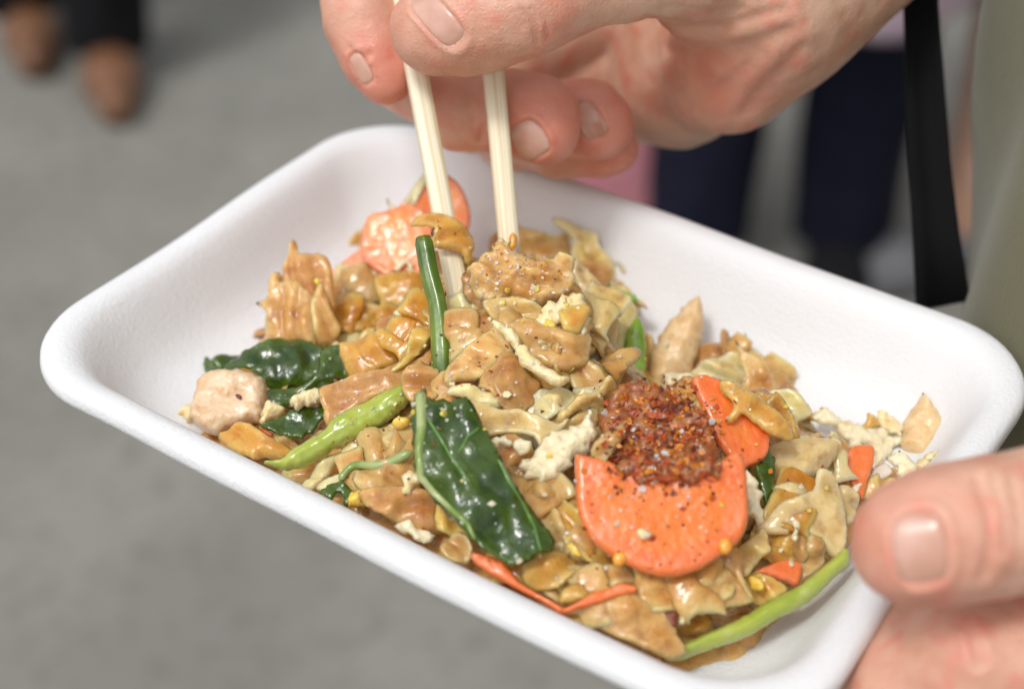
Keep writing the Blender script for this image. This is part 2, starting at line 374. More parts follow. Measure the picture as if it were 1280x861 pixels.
TILE = {'R2': (200, 200, .3135), 'R3': (500, 240, .3135), 'R4': (200, 430, .3135), 'R5': (480, 470, .3135), 'R6': (800, 360, .3135), 'R7': (700, 560, .3135),
        'T2': (320, 300, .1875), 'T3': (500, 250, .1254), 'T4': (560, 270, .188), 'T5': (540, 400, .188), 'T6': (210, 430, .188), 'T7': (370, 540, .188), 'T8': (560, 650, .2344),
        'U1': (720, 460, .188), 'U2': (860, 400, .188), 'U3': (920, 540, .1567), 'U4': (860, 620, .1719), 'U5': (620, 560, .1858), 'U6': (980, 470, .188), 'P': (0, 0, 1)}
def px_(tile, pts):
    x0, y0, s = TILE[tile]; return [(x0 + s * x, y0 + s * y) for x, y in pts]
def smooth_loop(P, step, sharp=.5):
    P = np.array(P); n = len(P); out = []
    for i in range(n):
        p0, p1, p2, p3 = P[i-1], P[i], P[(i+1) % n], P[(i+2) % n]
        m = max(2, int(np.linalg.norm(p2 - p1) / step + .5))
        for k in range(m):
            t = k / m; t2, t3 = t*t, t*t*t
            m1 = (p2 - p0) * sharp; m2 = (p3 - p1) * sharp
            out.append((2*t3-3*t2+1)*p1 + (t3-2*t2+t)*m1 + (-2*t3+3*t2)*p2 + (t3-t2)*m2)
    return np.array(out)
SEED = [0]; RIMV = []; COREV = []
def sheet_mesh(O2, frame, thick, edge, bulge, ridge, nz, bend, step, ragged, seed, flat_back=False):
    """outline in plane coordinates (m) -> closed solid with rounded rim; returns verts relative to the frame origin"""
    A, ex, ey, en = frame; rs = random.Random(seed)
    loop = smooth_loop(O2, step * 1.1, .42)
    so = Vector((seed * 1.37, seed * .71, seed * .23))
    if ragged:
        for i, p in enumerate(loop):
            v = Vector((p[0] * 700, p[1] * 700, 0)) + so
            loop[i] = p + ragged * np.array([noise.noise(v), noise.noise(v + Vector((31, 7, 0)))])
    lo, hi = loop.min(0), loop.max(0); cen = (lo + hi) / 2; half = (hi - lo) / 2
    gx = np.arange(lo[0], hi[0], step); gy = np.arange(lo[1], hi[1], step * .9); pts = []
    for j, y in enumerate(gy):
        for x in gx: pts.append((x + (step * .5 if j % 2 else 0) + rs.uniform(-.1, .1) * step, y + rs.uniform(-.1, .1) * step))
    pts = np.array(pts)
    a = loop; b = np.roll(loop, -1, 0)
    def dist(Q):
        ab = b - a; out = np.empty(len(Q)); ins = np.empty(len(Q), bool)
        for s in range(0, len(Q), 400):
            q = Q[s:s+400]; aq = q[:, None] - a[None]
            t = np.clip((aq * ab).sum(-1) / ((ab * ab).sum(-1) + 1e-18), 0, 1)
            out[s:s+400] = np.linalg.norm(aq - t[..., None] * ab, axis=-1).min(1)
            c = ((a[None, :, 1] > q[:, None, 1]) != (b[None, :, 1] > q[:, None, 1])) & (q[:, None, 0] < (b - a)[None, :, 0] * (q[:, None, 1] - a[None, :, 1]) / ((b - a)[None, :, 1] + 1e-18) + a[None, :, 0])
            ins[s:s+400] = c.sum(1) % 2 == 1
        return out, ins
    d, ins = dist(pts); keep = ins & (d > step * .45); inner = pts[keep]
    nl = len(loop)
    vin = [Vector(map(float, p)) for p in loop] + [Vector(map(float, p)) for p in inner]
    vo, eo, fo, ov, _, _ = delaunay_2d_cdt(vin, [(i, (i + 1) % nl) for i in range(nl)], [], 1, 1e-7)
    Q = np.array([tuple(v) for v in vo]); d, _ = dist(Q)
    onb = d < 1e-6
    V = []; nt_ = len(Q); mapb = {}
    def disp(x, y):
        u, v = (x - cen[0]), (y - cen[1]); z = bulge * (1 - (u / half[0]) ** 2 * .6 - (v / half[1]) ** 2 * .6)
        z += bend[0] * (u / half[0]) ** 2 + bend[1] * (v / half[1]) ** 2 + bend[2] * (u / half[0]) * (v / half[1])
        if ridge:
            an, lam, am = ridge; c, s = math.cos(math.radians(an)), math.sin(math.radians(an))
            q = Vector((x * 130, y * 130, 0)) + so
            ph = (u * c + v * s) / lam * 2 * math.pi + 2.6 * noise.noise(q)
            f = math.sin(ph); z += am * (f + .5 * (1 - abs(math.sin(ph * .5 + 1.3))) ** 2 * 2 - .4) * (.5 + .8 * abs(noise.noise(q * .7 + Vector((5, 5, 5)))))
        if nz:
            for am, sc in nz:
                z += am * noise.noise(Vector((x / sc, y / sc, 0)) + so)
        return z
    tops = []; bots = []
    for i, (x, y) in enumerate(Q):
        z = disp(x, y); t = 0 if onb[i] else thick * math.sqrt(max(0, 1 - (1 - min(d[i] / edge, 1)) ** 2))
        if onb[i]:
            V.append((x, y, z)); tops.append(len(V) - 1); bots.append(len(V) - 1)
        else:
            V.append((x, y, z + t * .5)); tops.append(len(V) - 1)
            V.append((x, y, z - t * .5)); bots.append(len(V) - 1)
    F = []
    for f in fo:
        if len(f) != 3: continue
        F.append(tuple(tops[i] for i in f)); F.append(tuple(bots[i] for i in reversed(f)))
    VW = [ex * x + ey * y + en * z for x, y, z in V]
    RIMV.clear(); COREV.clear()
    for i in range(len(Q)):
        r_ = math.exp(-(d[i] / .0016) ** 1.5) * (.75 + .5 * noise.noise(Vector((Q[i][0] * 300, Q[i][1] * 300, 0)) + so)); c_ = min(1, max(0, (d[i] + .0009 * noise.noise(Vector((Q[i][0] * 260, Q[i][1] * 260, 7)) + so) - .0042) / .0012)); RIMV.append(r_); COREV.append(c_)
        if not onb[i]: RIMV.append(r_); COREV.append(c_)
    return VW, F
def img_frame(A, n):
    nx, ny = n; nzz = math.sqrt(max(.03, 1 - nx * nx - ny * ny))
    en = cdir(nx, ny, nzz); ex = cdir(1, 0, 0); ex = ex - (ex @ en) * en; ex /= np.linalg.norm(ex); ey = np.cross(en, ex)
    return (A, ex, ey, en)
def piece(name, label, cat, tile, pts, m, n=(0, .4), lift=2.0, thick=1.6, edge=None, bulge=0., ridge=None, nz=((.0007, .006), (.0003, .0022)), bend=(0, 0, 0), a=None,
          step=.00062, ragged=.0005, group=None, parent=None, depth=None, on=None, drape=0):
    SEED[0] += 1
    P = px_(tile, pts); c = np.mean(P, 0); ap = px_(tile, [a])[0] if a else c
    A0 = hit(*ap) if depth is None else W(*ap, depth)
    if on:
        bv = BVHTree.FromPolygons([v.co + on.location for v in on.data.vertices], [tuple(p.vertices) for p in on.data.polygons])
        t_ = bv.ray_cast(Vector(CAM), Vector(ray(*ap)).normalized())
        if t_[0] is not None: A0 = np.array(t_[0])
    r = ray(*ap); A0 = A0 - r / np.linalg.norm(r) * lift * .001
    fr = img_frame(A0, n)
    O2 = []
    for x, y in P:
        rr = ray(x, y); t = ((A0 - CAM) @ fr[3]) / (rr @ fr[3]); q = CAM + rr * t - A0; O2.append((q @ fr[1], q @ fr[2]))
    O2 = np.array(O2); c0 = O2.mean(0)
    A = A0 + fr[1] * c0[0] + fr[2] * c0[1]; O2 = O2 - c0; fr = (A,) + fr[1:]
    if O2.shape[0] > 2:
        ar = np.sum(O2[:, 0] * np.roll(O2[:, 1], -1) - np.roll(O2[:, 0], -1) * O2[:, 1])
        if ar < 0: O2 = O2[::-1]
    if drape:
        hx, hy = np.ptp(O2, axis=0) * 500; q_ = random.Random(SEED[0] * 7); sx = q_.choice((1, 1, .25)); bend = (-drape * min(hx, 9) * sx + bend[0], -drape * min(hy, 9) * (1.25 - sx) + bend[1], q_.uniform(-1, 1) * drape * min(hx, hy, 7) + bend[2]); bulge = bulge + drape * min(hx, hy, 8) * .45
    ext = np.ptp(O2, axis=0).max(); step = max(min(step, ext / 9), ext / 62)
    V, F = sheet_mesh(O2, fr, thick * .001, (edge or thick * .7) * .001, bulge * .001, ridge, nz, [b * .001 for b in bend], step, ragged, SEED[0])
    collect(V, F, A)
    me = mesh(name, V, F, m); o = link(name, me, loc=A)
    me.attributes.new('rim', 'FLOAT', 'POINT').data.foreach_set('value', np.clip(RIMV, 0, 1).astype(np.float32))
    if m.name.startswith('cooked_carrot'): me.attributes.new('core', 'FLOAT', 'POINT').data.foreach_set('value', np.array(COREV, np.float32))
    if parent: o.parent = parent; o.location = Vector(A) - parent.location
    if label: tag(o, label, cat, group)
    return o
def tube(name, pts3, radii, m, parent=None, seg=12, loc=None, groove=0, flat=1.0, cap=.2):
    """swept tube through 3-D points with given radii, ends rounded"""
    P = np.array(pts3); R_ = np.array(radii); n = len(P); fine = []; fr = []
    for i in range(n - 1):
        p0, p1, p2, p3 = P[max(i-1, 0)], P[i], P[i+1], P[min(i+2, n-1)]
        k = max(3, int(np.linalg.norm(p2 - p1) / .0018))
        for j in range(k):
            t = j / k; fine.append(.5 * ((2*p1) + (-p0+p2)*t + (2*p0-5*p1+4*p2-p3)*t*t + (-p0+3*p1-3*p2+p3)*t**3)); fr.append(R_[i] + (R_[i+1] - R_[i]) * t)
    fine.append(P[-1]); fr.append(R_[-1]); fine = np.array(fine); fr = np.array(fr)
    T = np.gradient(fine, axis=0); T /= np.linalg.norm(T, axis=1)[:, None]
    o0 = fine[0] if loc is None else np.array(loc)
    V = []; F = []; up = cdir(0, 0, 1)
    L_ = np.concatenate([[0], np.cumsum(np.linalg.norm(np.diff(fine, axis=0), axis=1))]); tot = L_[-1]
    for i, (p, t, r) in enumerate(zip(fine, T, fr)):
        e = min(L_[i], tot - L_[i]); s = math.sqrt(max(cap * cap, 1 - (1 - min(e / (r * .8 + 1e-9), 1)) ** 2))
        x = np.cross(t, up); x /= np.linalg.norm(x); y = np.cross(x, t)
        for k in range(seg):
            a = 2 * math.pi * k / seg; rr = r * s * (1 + groove * math.cos(a * 7)) * (1 + .06 * noise.noise(Vector(p * 250) + Vector((k * .3, 0, 0))))
            V.append(p + x * math.cos(a) * rr + y * math.sin(a) * rr * flat - o0)
    m_ = len(fine)
    for i in range(m_ - 1):
        for k in range(seg):
            k2 = (k + 1) % seg; F.append((i*seg+k, i*seg+k2, (i+1)*seg+k2, (i+1)*seg+k))
    F.append(tuple(range(seg))[::-1]); F.append(tuple((m_-1)*seg + k for k in range(seg)))
    collect(V, F, o0)
    ob = link(name, mesh(name, V, F, m), loc=o0)
    if parent: ob.parent = parent; ob.location = Vector(o0) - parent.location
    return ob
def lifted(pts, lifts):
    out = []
    for (x, y), l in zip(pts, lifts):
        r = ray(x, y); out.append(hit(x, y) - r / np.linalg.norm(r) * l * .001)
    return out


# ------------------------------------------------------------------ food: the heap's core and the noodles nobody could count
def build_core():
    V = []; F = []; nu, nv = 150, 110; idx = {}
    us = np.linspace(-TA + .012, TA - .012, nu); vs = np.linspace(-TB + .012, TB - .012, nv)
    for i, u in enumerate(us):
        for j, v in enumerate(vs):
            hh = heap_h(u, v); q = Vector((u * 150, v * 150, 1.7))
            n_ = noise.noise(q) * .0022 + abs(noise.noise(q * 2.3)) * .0016 - .0012
            z = hh - .0045 + n_
            if z > tray_h(u, v) - .0012: idx[i, j] = len(V); V.append(tl2w(u, v, z) - TC)
    for i in range(nu - 1):
        for j in range(nv - 1):
            k = [(i, j), (i + 1, j), (i + 1, j + 1), (i, j + 1)]
            if all(x in idx for x in k): F.append(tuple(idx[x] for x in k))
    rs = random.Random(5); tries = 0; made = 0; MI = []
    while made < 150 and tries < 6000:
        tries += 1
        u, v = rs.uniform(-TA, TA), rs.uniform(-TB, TB); hh = heap_h(u, v)
        if hh < FLOOR + .0045 or min(hh - tray_h(u + a_ * .013, v + b_ * .013) for a_, b_ in ((0, 0), (1, 0), (-1, 0), (0, 1), (0, -1))) < .0005: continue
        e = .002
        gx = (heap_h(u + e, v) - heap_h(u - e, v)) / (2 * e); gy = (heap_h(u, v + e) - heap_h(u, v - e)) / (2 * e)
        en = np.array([0, 0, 1.]) - E1 * gx - E2 * gy + np.array([rs.gauss(0, .28), rs.gauss(0, .28), rs.gauss(0, .2)]); en /= np.linalg.norm(en)
        ex = np.cross(en, np.array([rs.gauss(0, 1), rs.gauss(0, 1), rs.gauss(0, 1)])); ex /= np.linalg.norm(ex); ey = np.cross(en, ex)
        A = tl2w(u, v, hh - .0038); L_, w_ = rs.uniform(.010, .018), rs.uniform(.005, .009); k = 9; O = []
        for t in range(k):
            a = 2 * math.pi * t / k; s = rs.uniform(.75, 1.2); O.append((L_ * math.cos(a) * s, w_ * math.sin(a) * s))
        made += 1; sv_, sf = sheet_mesh(np.array(O), (A, ex, ey, en), .0011, .0007, .001, (rs.uniform(0, 180), rs.uniform(.005, .009), .0012), ((.002, .008),),
                             [rs.uniform(-.005, .001), rs.uniform(-.004, .001), rs.uniform(-.003, .003)], .0012, .0002, 900 + made)
        b = len(V); mi = rs.choice((0, 0, 1, 2, 3)); MI += [0] * (len(F) - len(MI)); V.extend([x + A - TC for x in sv_]); F.extend([tuple(i + b for i in f) for f in sf]); MI += [mi] * len(sf)
    collect(V, F, TC)
    me = mesh('noodle_heap', V, F, noodle['tan'], True, [noodle['amber'], noodle['pale'], noodle['brown']]); me.polygons.foreach_set('material_index', MI); o = link('noodle_heap', me, loc=TC)
    tag(o, 'tangle of brown fried rice noodles filling the bottom of the heap', 'noodles', kind='stuff')
build_core()

def grow(pts, f):
    c = np.mean(pts, 0); return [tuple(c + (np.array(p) - c) * f) for p in pts]
def nd(tile, pts, tone='tan', label=None, **k):
    G = {'tan': 'crumpled tan rice noodle in the stir-fried heap', 'pale': 'pale glossy rice noodle in the stir-fried heap',
         'amber': 'amber translucent rice noodle in the stir-fried heap', 'brown': 'dark brown rice noodle tucked into the heap'}[tone]
    k.setdefault('ridge', (random.Random(SEED[0]).uniform(0, 180), .0075, .0014)); k.setdefault('thick', .95); k.setdefault('nz', ((.0022, .008), (.0005, .003))); k.setdefault('ragged', .0003); k.setdefault('drape', .2); pts = grow(pts, k.pop('grow', 1.2))
    return piece('rice_noodle', label or G, 'noodle', tile, pts, noodle[tone], group=None if label else tone + ' rice noodles in the heap', **k)
def egg(tile, pts, label, m='egg', thick=2.6, **k):
    k.setdefault('nz', ((.0011, .004), (.0006, .0016))); k.setdefault('ragged', .0012)
    return piece('egg_piece', label, 'egg', tile, pts, M_[m], thick=thick, **k)
def carrot(tile, pts, label, m='carrot', thick=2.6, **k):
    k.setdefault('nz', ((.0004, .007), (.00015, .0015))); k.setdefault('ragged', .00015); k.setdefault('edge', .8)
    return piece('carrot_slice', label, 'carrot', tile, pts, M_[m], thick=thick, **k)
def chunk(name, tile, pts, label, cat, m, thick=8, **k):
    k.setdefault('nz', ((.0012, .008), (.0007, .0028), (.0003, .0012))); k.setdefault('ragged', .0007); k.setdefault('edge', thick * .36)
    return piece(name, label, cat, tile, pts, M_[m], thick=thick, **k)
def leaf(tile, pts, label, m='leaf', thick=.9, **k):
    k.setdefault('nz', ((.0014, .006), (.0006, .0022))); k.setdefault('ragged', .0007)
    return piece('greens_leaf', label, 'leaf', tile, pts, M_[m], thick=thick, **k)

# ---- back left: carrots and noodles against the tray wall
nd('R2', [(760, 350), (765, 310), (815, 280), (840, 310), (800, 350)], 'brown', 'small dark noodle curl behind the pale carrot slices', n=(0, .3), lift=3)
carrot('R2', [(955, 190), (1000, 130), (1040, 78), (1075, 62), (1150, 62), (1200, 110), (1232, 180), (1236, 255), (1190, 330), (1060, 340), (970, 270)],
       'upright pinkish carrot slice leaning on the back wall behind a chopstick', 'carrot_pink', n=(.1, .12), a=(1080, 330), lift=3)
nd('R2', [(935, 215), (912, 145), (925, 160), (960, 190), (1000, 120), (1040, 70), (1055, 90), (1010, 180), (985, 240)], 'pale', 'thin pale noodle shred on top of the back carrot', n=(0, .1), a=(1080, 330), lift=5, thick=1)
carrot('R2', [(812, 262), (845, 215), (900, 208), (958, 182), (1012, 180), (1078, 232), (1095, 330), (1090, 470), (1062, 548), (960, 505), (872, 455), (800, 380)],
       'bright orange carrot chunk between back noodles and the dark green stem', 'carrot_pink', n=(-.1, .3), a=(950, 440), lift=5, thick=3.5, edge=1.2, nz=((.0012, .01), (.0003, .002)))
carrot('R2', [(655, 482), (712, 420), (790, 362), (852, 338), (905, 420), (840, 505), (700, 520)], 'coral carrot slice lying behind the left back noodles', 'carrot_pink', n=(-.1, .35), lift=4)
nd('T2', [(170, 260), (230, 150), (238, 45), (258, 30), (300, 110), (400, 108), (455, 135), (480, 230), (485, 430), (300, 430), (190, 340)], 'brown', 'tall folded noodle with a pointed tip leaning on the left wall',
   n=(-.25, .1), a=(300, 640), lift=3, ridge=(10, .006, .0012), thick=2.2)
nd('T2', [(60, 715), (88, 480), (28, 425), (92, 380), (90, 265), (160, 250), (170, 300), (260, 285), (390, 312), (385, 420), (352, 690), (200, 690)], 'tan', 'broad ribbed noodle standing at the left end of the heap',
   n=(-.2, .2), a=(220, 690), lift=6, ridge=(5, .0052, .0009), thick=2.4)
nd('T2', [(362, 650), (384, 420), (420, 330), (484, 330), (492, 460), (548, 572), (510, 640), (420, 668)], 'tan', 'narrow twisted noodle beside the broad ribbed noodle', n=(.2, .2), a=(440, 650), lift=6, ridge=(20, .004, .0009), thick=2)
egg('T2', [(288, 272), (350, 274), (382, 243), (425, 255), (440, 290), (420, 315), (370, 308), (300, 296)], 'yellow egg crumb on the tall folded noodle', 'yolk', n=(0, .4), a=(300, 640), lift=10, thick=2)
egg('T2', [(448, 540), (490, 533), (535, 572), (505, 592), (462, 572)], 'cream egg crumb at the foot of the twisted noodle', 'egg', lift=8, thick=2)
nd('T2', [(490, 505), (492, 370), (542, 198), (640, 225), (650, 330), (610, 450), (545, 520)], 'pale', 'pale pleated noodle in front of the coral carrot slice', n=(-.3, .25), lift=5, ridge=(25, .0045, .0008))
nd('T2', [(600, 530), (615, 300), (695, 220), (732, 135), (800, 195), (890, 300), (905, 470), (810, 560)], 'tan', 'square-cornered tan noodle between two back carrots', n=(0, .3), lift=6, ridge=(70, .007, .0007))
nd('T2', [(815, 275), (900, 230), (1040, 238), (1152, 268), (1150, 330), (1095, 400), (960, 445), (860, 410)], 'amber', 'smooth amber noodle lying across the bright orange carrot chunk', n=(.1, .45), lift=7, ridge=None, bulge=2)
nd('T2', [(548, 525), (700, 500), (850, 480), (960, 440), (1040, 430), (960, 520), (850, 590), (700, 605), (640, 620), (580, 580)], 'amber', "flat amber noodle at the foot of the smooth amber noodle", n=(0, .5), lift=4)
egg('T2', [(890, 200), (930, 180), (970, 130), (1000, 122), (1040, 150), (1050, 220), (1020, 225), (1000, 165), (960, 200), (930, 230)], 'white curl of egg in front of the orange carrot', 'egg_white', n=(0, .2), lift=8, thick=1.4)
nd('T2', [(815, 600), (828, 525), (900, 488), (1000, 510), (1065, 565), (960, 605)], 'brown', 'curled brown noodle beside the green stem', n=(-.2, .3), lift=5, bend=(0, -2, 0), ridge=(80, .004, .0008))
nd('T2', [(938, 475), (1000, 420), (1080, 408), (1160, 455), (1180, 560), (1060, 590), (1110, 520), (980, 515)], 'pale', 'knotted pale noodle touching the green stem', n=(.1, .4), lift=7, bend=(0, -2, 0), ridge=(60, .004, .0008))

# ---- left: leaves, chicken, stem
leaf('R4', [(395, 325), (470, 290), (540, 262), (640, 238), (692, 248), (702, 280), (655, 300), (605, 352), (560, 378), (470, 362)], 'small dark leaf lying under the diagonal light green stem', n=(0, .55), lift=3.5, thick=1)
leafA = leaf('R4', [(640, 40), (700, -2), (745, 30), (772, 95), (762, 135), (705, 148), (655, 195), (560, 235), (480, 252), (425, 235), (425, 180), (600, 150)],
     'crumpled dark leaf half hidden beneath the shiny one', n=(.1, .4), lift=4, nz=((.003, .008), (.001, .003)))
leafB = leaf('R4', [(240, 108), (330, 60), (400, 25), (470, -4), (560, -6), (640, 22), (685, 70), (692, 125), (640, 152), (560, 180), (450, 195), (400, 150), (330, 115)],
     'shiny dark green wilted leaf behind the chicken piece', n=(-.05, .5), lift=8, bulge=4, nz=((.0022, .009), (.0009, .003)))
leafC = leaf('R4', [(168, 88), (182, 48), (208, 68), (250, 42), (330, 42), (345, 60), (255, 112), (188, 124)], 'curled leaf tip sticking out behind the chicken piece', n=(-.3, .3), lift=5, nz=((.0025, .005), (.0006, .002)))
tube('midrib', lifted(px_('R4', [(245, 112), (320, 62), (400, 42), (470, 36)]), [9.5, 10.3, 11.2, 11.6]), [.0005, .0007, .0006, .0003], M_['vein'], parent=leafB, seg=8)
egg('R4', [(64, 277), (98, 246), (140, 228), (150, 290), (110, 302)], 'golden egg scrap poking out left of the chicken', 'egg', lift=2.5, thick=3, n=(-.2, .5))
chk = chunk('chicken_piece', 'R4', [(116, 292), (138, 190), (165, 140), (208, 116), (300, 109), (380, 123), (418, 150), (427, 205), (408, 300), (372, 312), (330, 322), (282, 332), (236, 362), (180, 346), (138, 322)],
      'square pale chicken piece with a dark speck at the left of the heap', 'chicken', 'chicken', thick=8, n=(-.05, .42), lift=5)
piece('pepper_speck', 'dark pepper speck on the square chicken piece', 'pepper', 'R4', [(300, 202), (312, 198), (326, 208), (322, 220), (308, 214)], M_['chili_dark'], n=(-.05, .42), on=chk, lift=.2, thick=.8, ragged=.0001, nz=None)
egg('R4', [(398, 302), (428, 234), (480, 243), (518, 260), (482, 286), (432, 308)], 'cream egg wedge against the right side of the chicken', 'egg', lift=5.5, thick=4, edge=2, n=(.1, .45))
egg('R4', [(525, 226), (548, 200), (600, 188), (640, 178), (672, 168), (684, 208), (645, 226), (592, 240), (546, 264), (528, 246)], 'knobbly cream egg strip between two dark leaves', 'egg', lift=8, thick=4.5, edge=2.2, n=(0, .5))
nd('R4', [(245, 357), (290, 332), (340, 322), (420, 368), (505, 410), (512, 432), (470, 447), (410, 442), (378, 452), (310, 422)], 'amber', 'thick amber noodle below the chicken along the tray edge', n=(-.1, .5), lift=4.5, thick=3.5, edge=2, ridge=(60, .009, .0008))
nd('R4', [(440, 365), (500, 355), (560, 385), (590, 356), (648, 340), (580, 420), (500, 440)], 'tan', "small tan noodle between chicken and the light green stem", n=(0, .5), lift=4)
piece('chili_sliver', 'red chili sliver at the foot of the chicken', 'chili', 'R4', [(398, 338), (425, 340), (452, 360), (440, 368), (412, 356)], M_['chili_red'], n=(0, .5), lift=7, thick=1, ragged=.0002, nz=None)
nd('R4', [(735, 8), (790, -6), (850, -28), (985, -8), (1000, 8), (930, 80), (875, 92), (795, 132), (765, 112)], 'amber', 'large shiny amber noodle beside the dark leaves', n=(-.1, .4), lift=9, ridge=(40, .009, .0008), thick=2.2, bulge=1)
nd('T2', [(890, 855), (1000, 760), (1040, 610), (1170, 578), (1185, 620), (1120, 700), (1050, 780), (960, 850)], 'amber', "thin amber noodle sliver beside the base of the upright stem", n=(.1, .4), lift=6)
nd('R4', [(674, 162), (740, 140), (870, 112), (940, 82), (1010, 58), (1068, 5), (1078, 30), (1035, 112), (960, 170), (860, 205), (712, 288), (688, 232)], 'brown', 'brown sugary noodle stretched above the light green stem', n=(0, .45), lift=8, thick=2, ridge=(100, .01, .0006))
nd('R4', [(800, 350), (870, 332), (960, 335), (1008, 370), (1010, 420), (920, 472), (830, 482), (808, 420)], 'tan', "ribbed tan noodle directly under the light green stem", n=(0, .4), lift=5, bulge=2)
nd('R4', [(725, 408), (790, 360), (850, 338), (862, 358), (775, 432), (735, 432)], 'pale', 'short pale noodle strip under the light green stem', n=(0, .5), lift=7, thick=2.4)
nd('R4', [(575, 548), (640, 480), (718, 428), (734, 442), (690, 492), (622, 565)], 'pale', 'long pale noodle strip running to the tray edge', n=(0, .5), lift=6, thick=2.2)
nd('R4', [(500, 500), (600, 470), (680, 440), (700, 470), (600, 540), (560, 545)], 'tan', "tan noodle scrap where the light green stem meets the rim", n=(0, .5), lift=4)
nd('R4', [(800, 505), (900, 482), (1000, 452), (1015, 520), (1002, 585), (920, 602), (840, 592), (798, 562)], 'tan', "bulging tan noodle crossed by the thin leaf stalk", n=(0, .45), lift=5, bulge=2)
nd('R4', [(640, 560), (720, 525), (800, 520), (830, 590), (760, 600), (680, 595)], 'pale', "pale noodle scrap behind the torn leaf tip", n=(0, .5), lift=4)
nd('R4', [(815, 602), (920, 578), (1042, 598), (1115, 660), (1118, 725), (1040, 745), (940, 705), (860, 662)], 'brown', 'big dark brown noodle at the front edge left of the broad leaf', n=(0, .3), lift=5, bulge=3, thick=2.5)
stem1 = piece('green_stem', 'light green broccoli stem lying diagonally, dusted with chili', 'stem', 'R4',
      [(412, 466), (490, 460), (540, 420), (640, 360), (715, 285), (800, 240), (900, 196), (1000, 150), (1050, 132), (1082, 150), (1060, 180), (1010, 215), (930, 290), (800, 368), (700, 412), (640, 450), (560, 490), (480, 500)],
      M_['stem'], n=(-.1, .5), lift=11, thick=6, edge=3.4, nz=((.0009, .007), (.0003, .002)), ragged=.0004, ridge=(123, .0019, .00022))
nd('P', [(505, 470), (525, 455), (548, 470), (545, 492), (520, 500), (508, 488)], 'brown', "round brown noodle at the top of the broad leaf's midrib", n=(0, .4), lift=8)
egg('R4', [(958, 545), (985, 512), (1012, 508), (1038, 545), (1020, 570), (1000, 605), (965, 595), (975, 565)], 'yellow egg crumbs left of the broad leaf', 'egg', lift=10, thick=2)
egg('R4', [(752, 590), (800, 585), (820, 600), (818, 645), (780, 650), (752, 640)], 'bright yellow egg lump behind the torn leaf tip', 'yolk', lift=5, thick=4, edge=2, n=(0, .4))
egg('R4', [(925, 315), (940, 295), (975, 290), (998, 305), (985, 330), (945, 335)], 'round yellow egg bead under the light green stem', 'yolk', lift=9, thick=4, edge=2, ragged=.0003)
egg('R4', [(936, 718), (970, 705), (1012, 705), (1060, 730), (1098, 760), (1072, 788), (1000, 772), (960, 745)], 'whitish egg flake on the front rim edge', 'egg_white', lift=5, thick=2.5, n=(0, .5))
nd('R4', [(1128, 795), (1190, 750), (1232, 790), (1225, 855), (1150, 845)], 'tan', 'small tan noodle under the broad leaf tip', n=(0, .4), lift=5)
nd('R4', [(1110, 640), (1180, 690), (1230, 760), (1180, 760), (1110, 730)], 'amber', "amber noodle sliver under the left edge of the broad leaf", n=(0, .4), lift=3)
tube('leaf_stalk', lifted(px_('R4', [(1010, 425), (920, 470), (850, 484), (782, 482), (742, 508), (716, 548)]), [10, 8, 8, 8, 8, 8]), [.0012, .0011, .001, .001, .0009, .0008], M_['vein'], seg=10)
tag(bpy.data.objects['leaf_stalk'], 'thin curved green leaf stalk left of the broad leaf', 'stalk')
leaf('R4', [(630, 606), (658, 570), (715, 538), (758, 572), (772, 622), (738, 648), (724, 595), (705, 588), (688, 622), (660, 615), (640, 634)], 'torn little leaf tip hanging over the front rim', n=(-.1, .4), lift=8, thick=.8)

# ---- centre back: noodles behind the seed-tipped chopstick
nd('R3', [(470, 128), (520, 152), (610, 180), (695, 168), (700, 220), (640, 255), (560, 265), (485, 245)], 'tan', 'tan noodle lying behind the seed-tipped chopstick', n=(0, .3), lift=4)
nd('R3', [(636, 132), (658, 122), (770, 188), (782, 230), (825, 260), (888, 312), (862, 352), (800, 385), (740, 335), (688, 270), (695, 200)], 'pale', 'pale pointed noodle at the back edge of the heap', n=(.15, .25), lift=5, bulge=2)
nd('R3', [(690, 282), (800, 288), (842, 322), (792, 388), (740, 345)], 'brown', "brown noodle scrap below the pale pointed noodle", n=(.1, .3), lift=8)
nd('R3', [(355, 205), (380, 165), (400, 180), (395, 260), (365, 250)], 'brown', "tiny brown noodle behind the sugar-crusted lump", n=(0, .3), lift=4)
leaf('R3', [(798, 402), (835, 380), (880, 392), (942, 415), (948, 442), (905, 440), (852, 472), (825, 445)], 'small bright green leaf scrap at the back of the heap', 'green', n=(.2, .4), lift=7, thick=1.6, nz=((.001, .005),))
nd('R3', [(688, 298), (720, 310), (760, 348), (832, 440), (864, 505), (852, 580), (872, 645), (862, 682), (765, 692), (728, 640), (735, 560), (752, 480), (728, 420), (692, 350)], 'pale',
   'long smooth yellowish noodle sloping down behind the egg curd', n=(.3, .3), lift=9, thick=1.8, ridge=(150, .014, .0009))
nd('R3', [(856, 500), (880, 448), (932, 458), (944, 500), (912, 560), (894, 630), (892, 690), (850, 650)], 'pale', "short pale noodle between the long yellowish noodle and green stem piece", n=(.2, .4), lift=9)
nd('R3', [(968, 560), (1002, 590), (1012, 640), (985, 695), (960, 640)], 'tan', "tan noodle sliver between green stem piece and chicken strip", n=(.2, .4), lift=4)
piece('green_stem', 'short bright green stem piece beside the upright chicken strip', 'stem', 'R3', [(893, 625), (905, 560), (942, 498), (965, 520), (977, 570), (982, 640), (977, 720), (946, 760), (905, 745)],
      M_['green'], n=(.1, .3), lift=9, thick=4, edge=2.4, nz=((.0006, .005),), ragged=.0003)
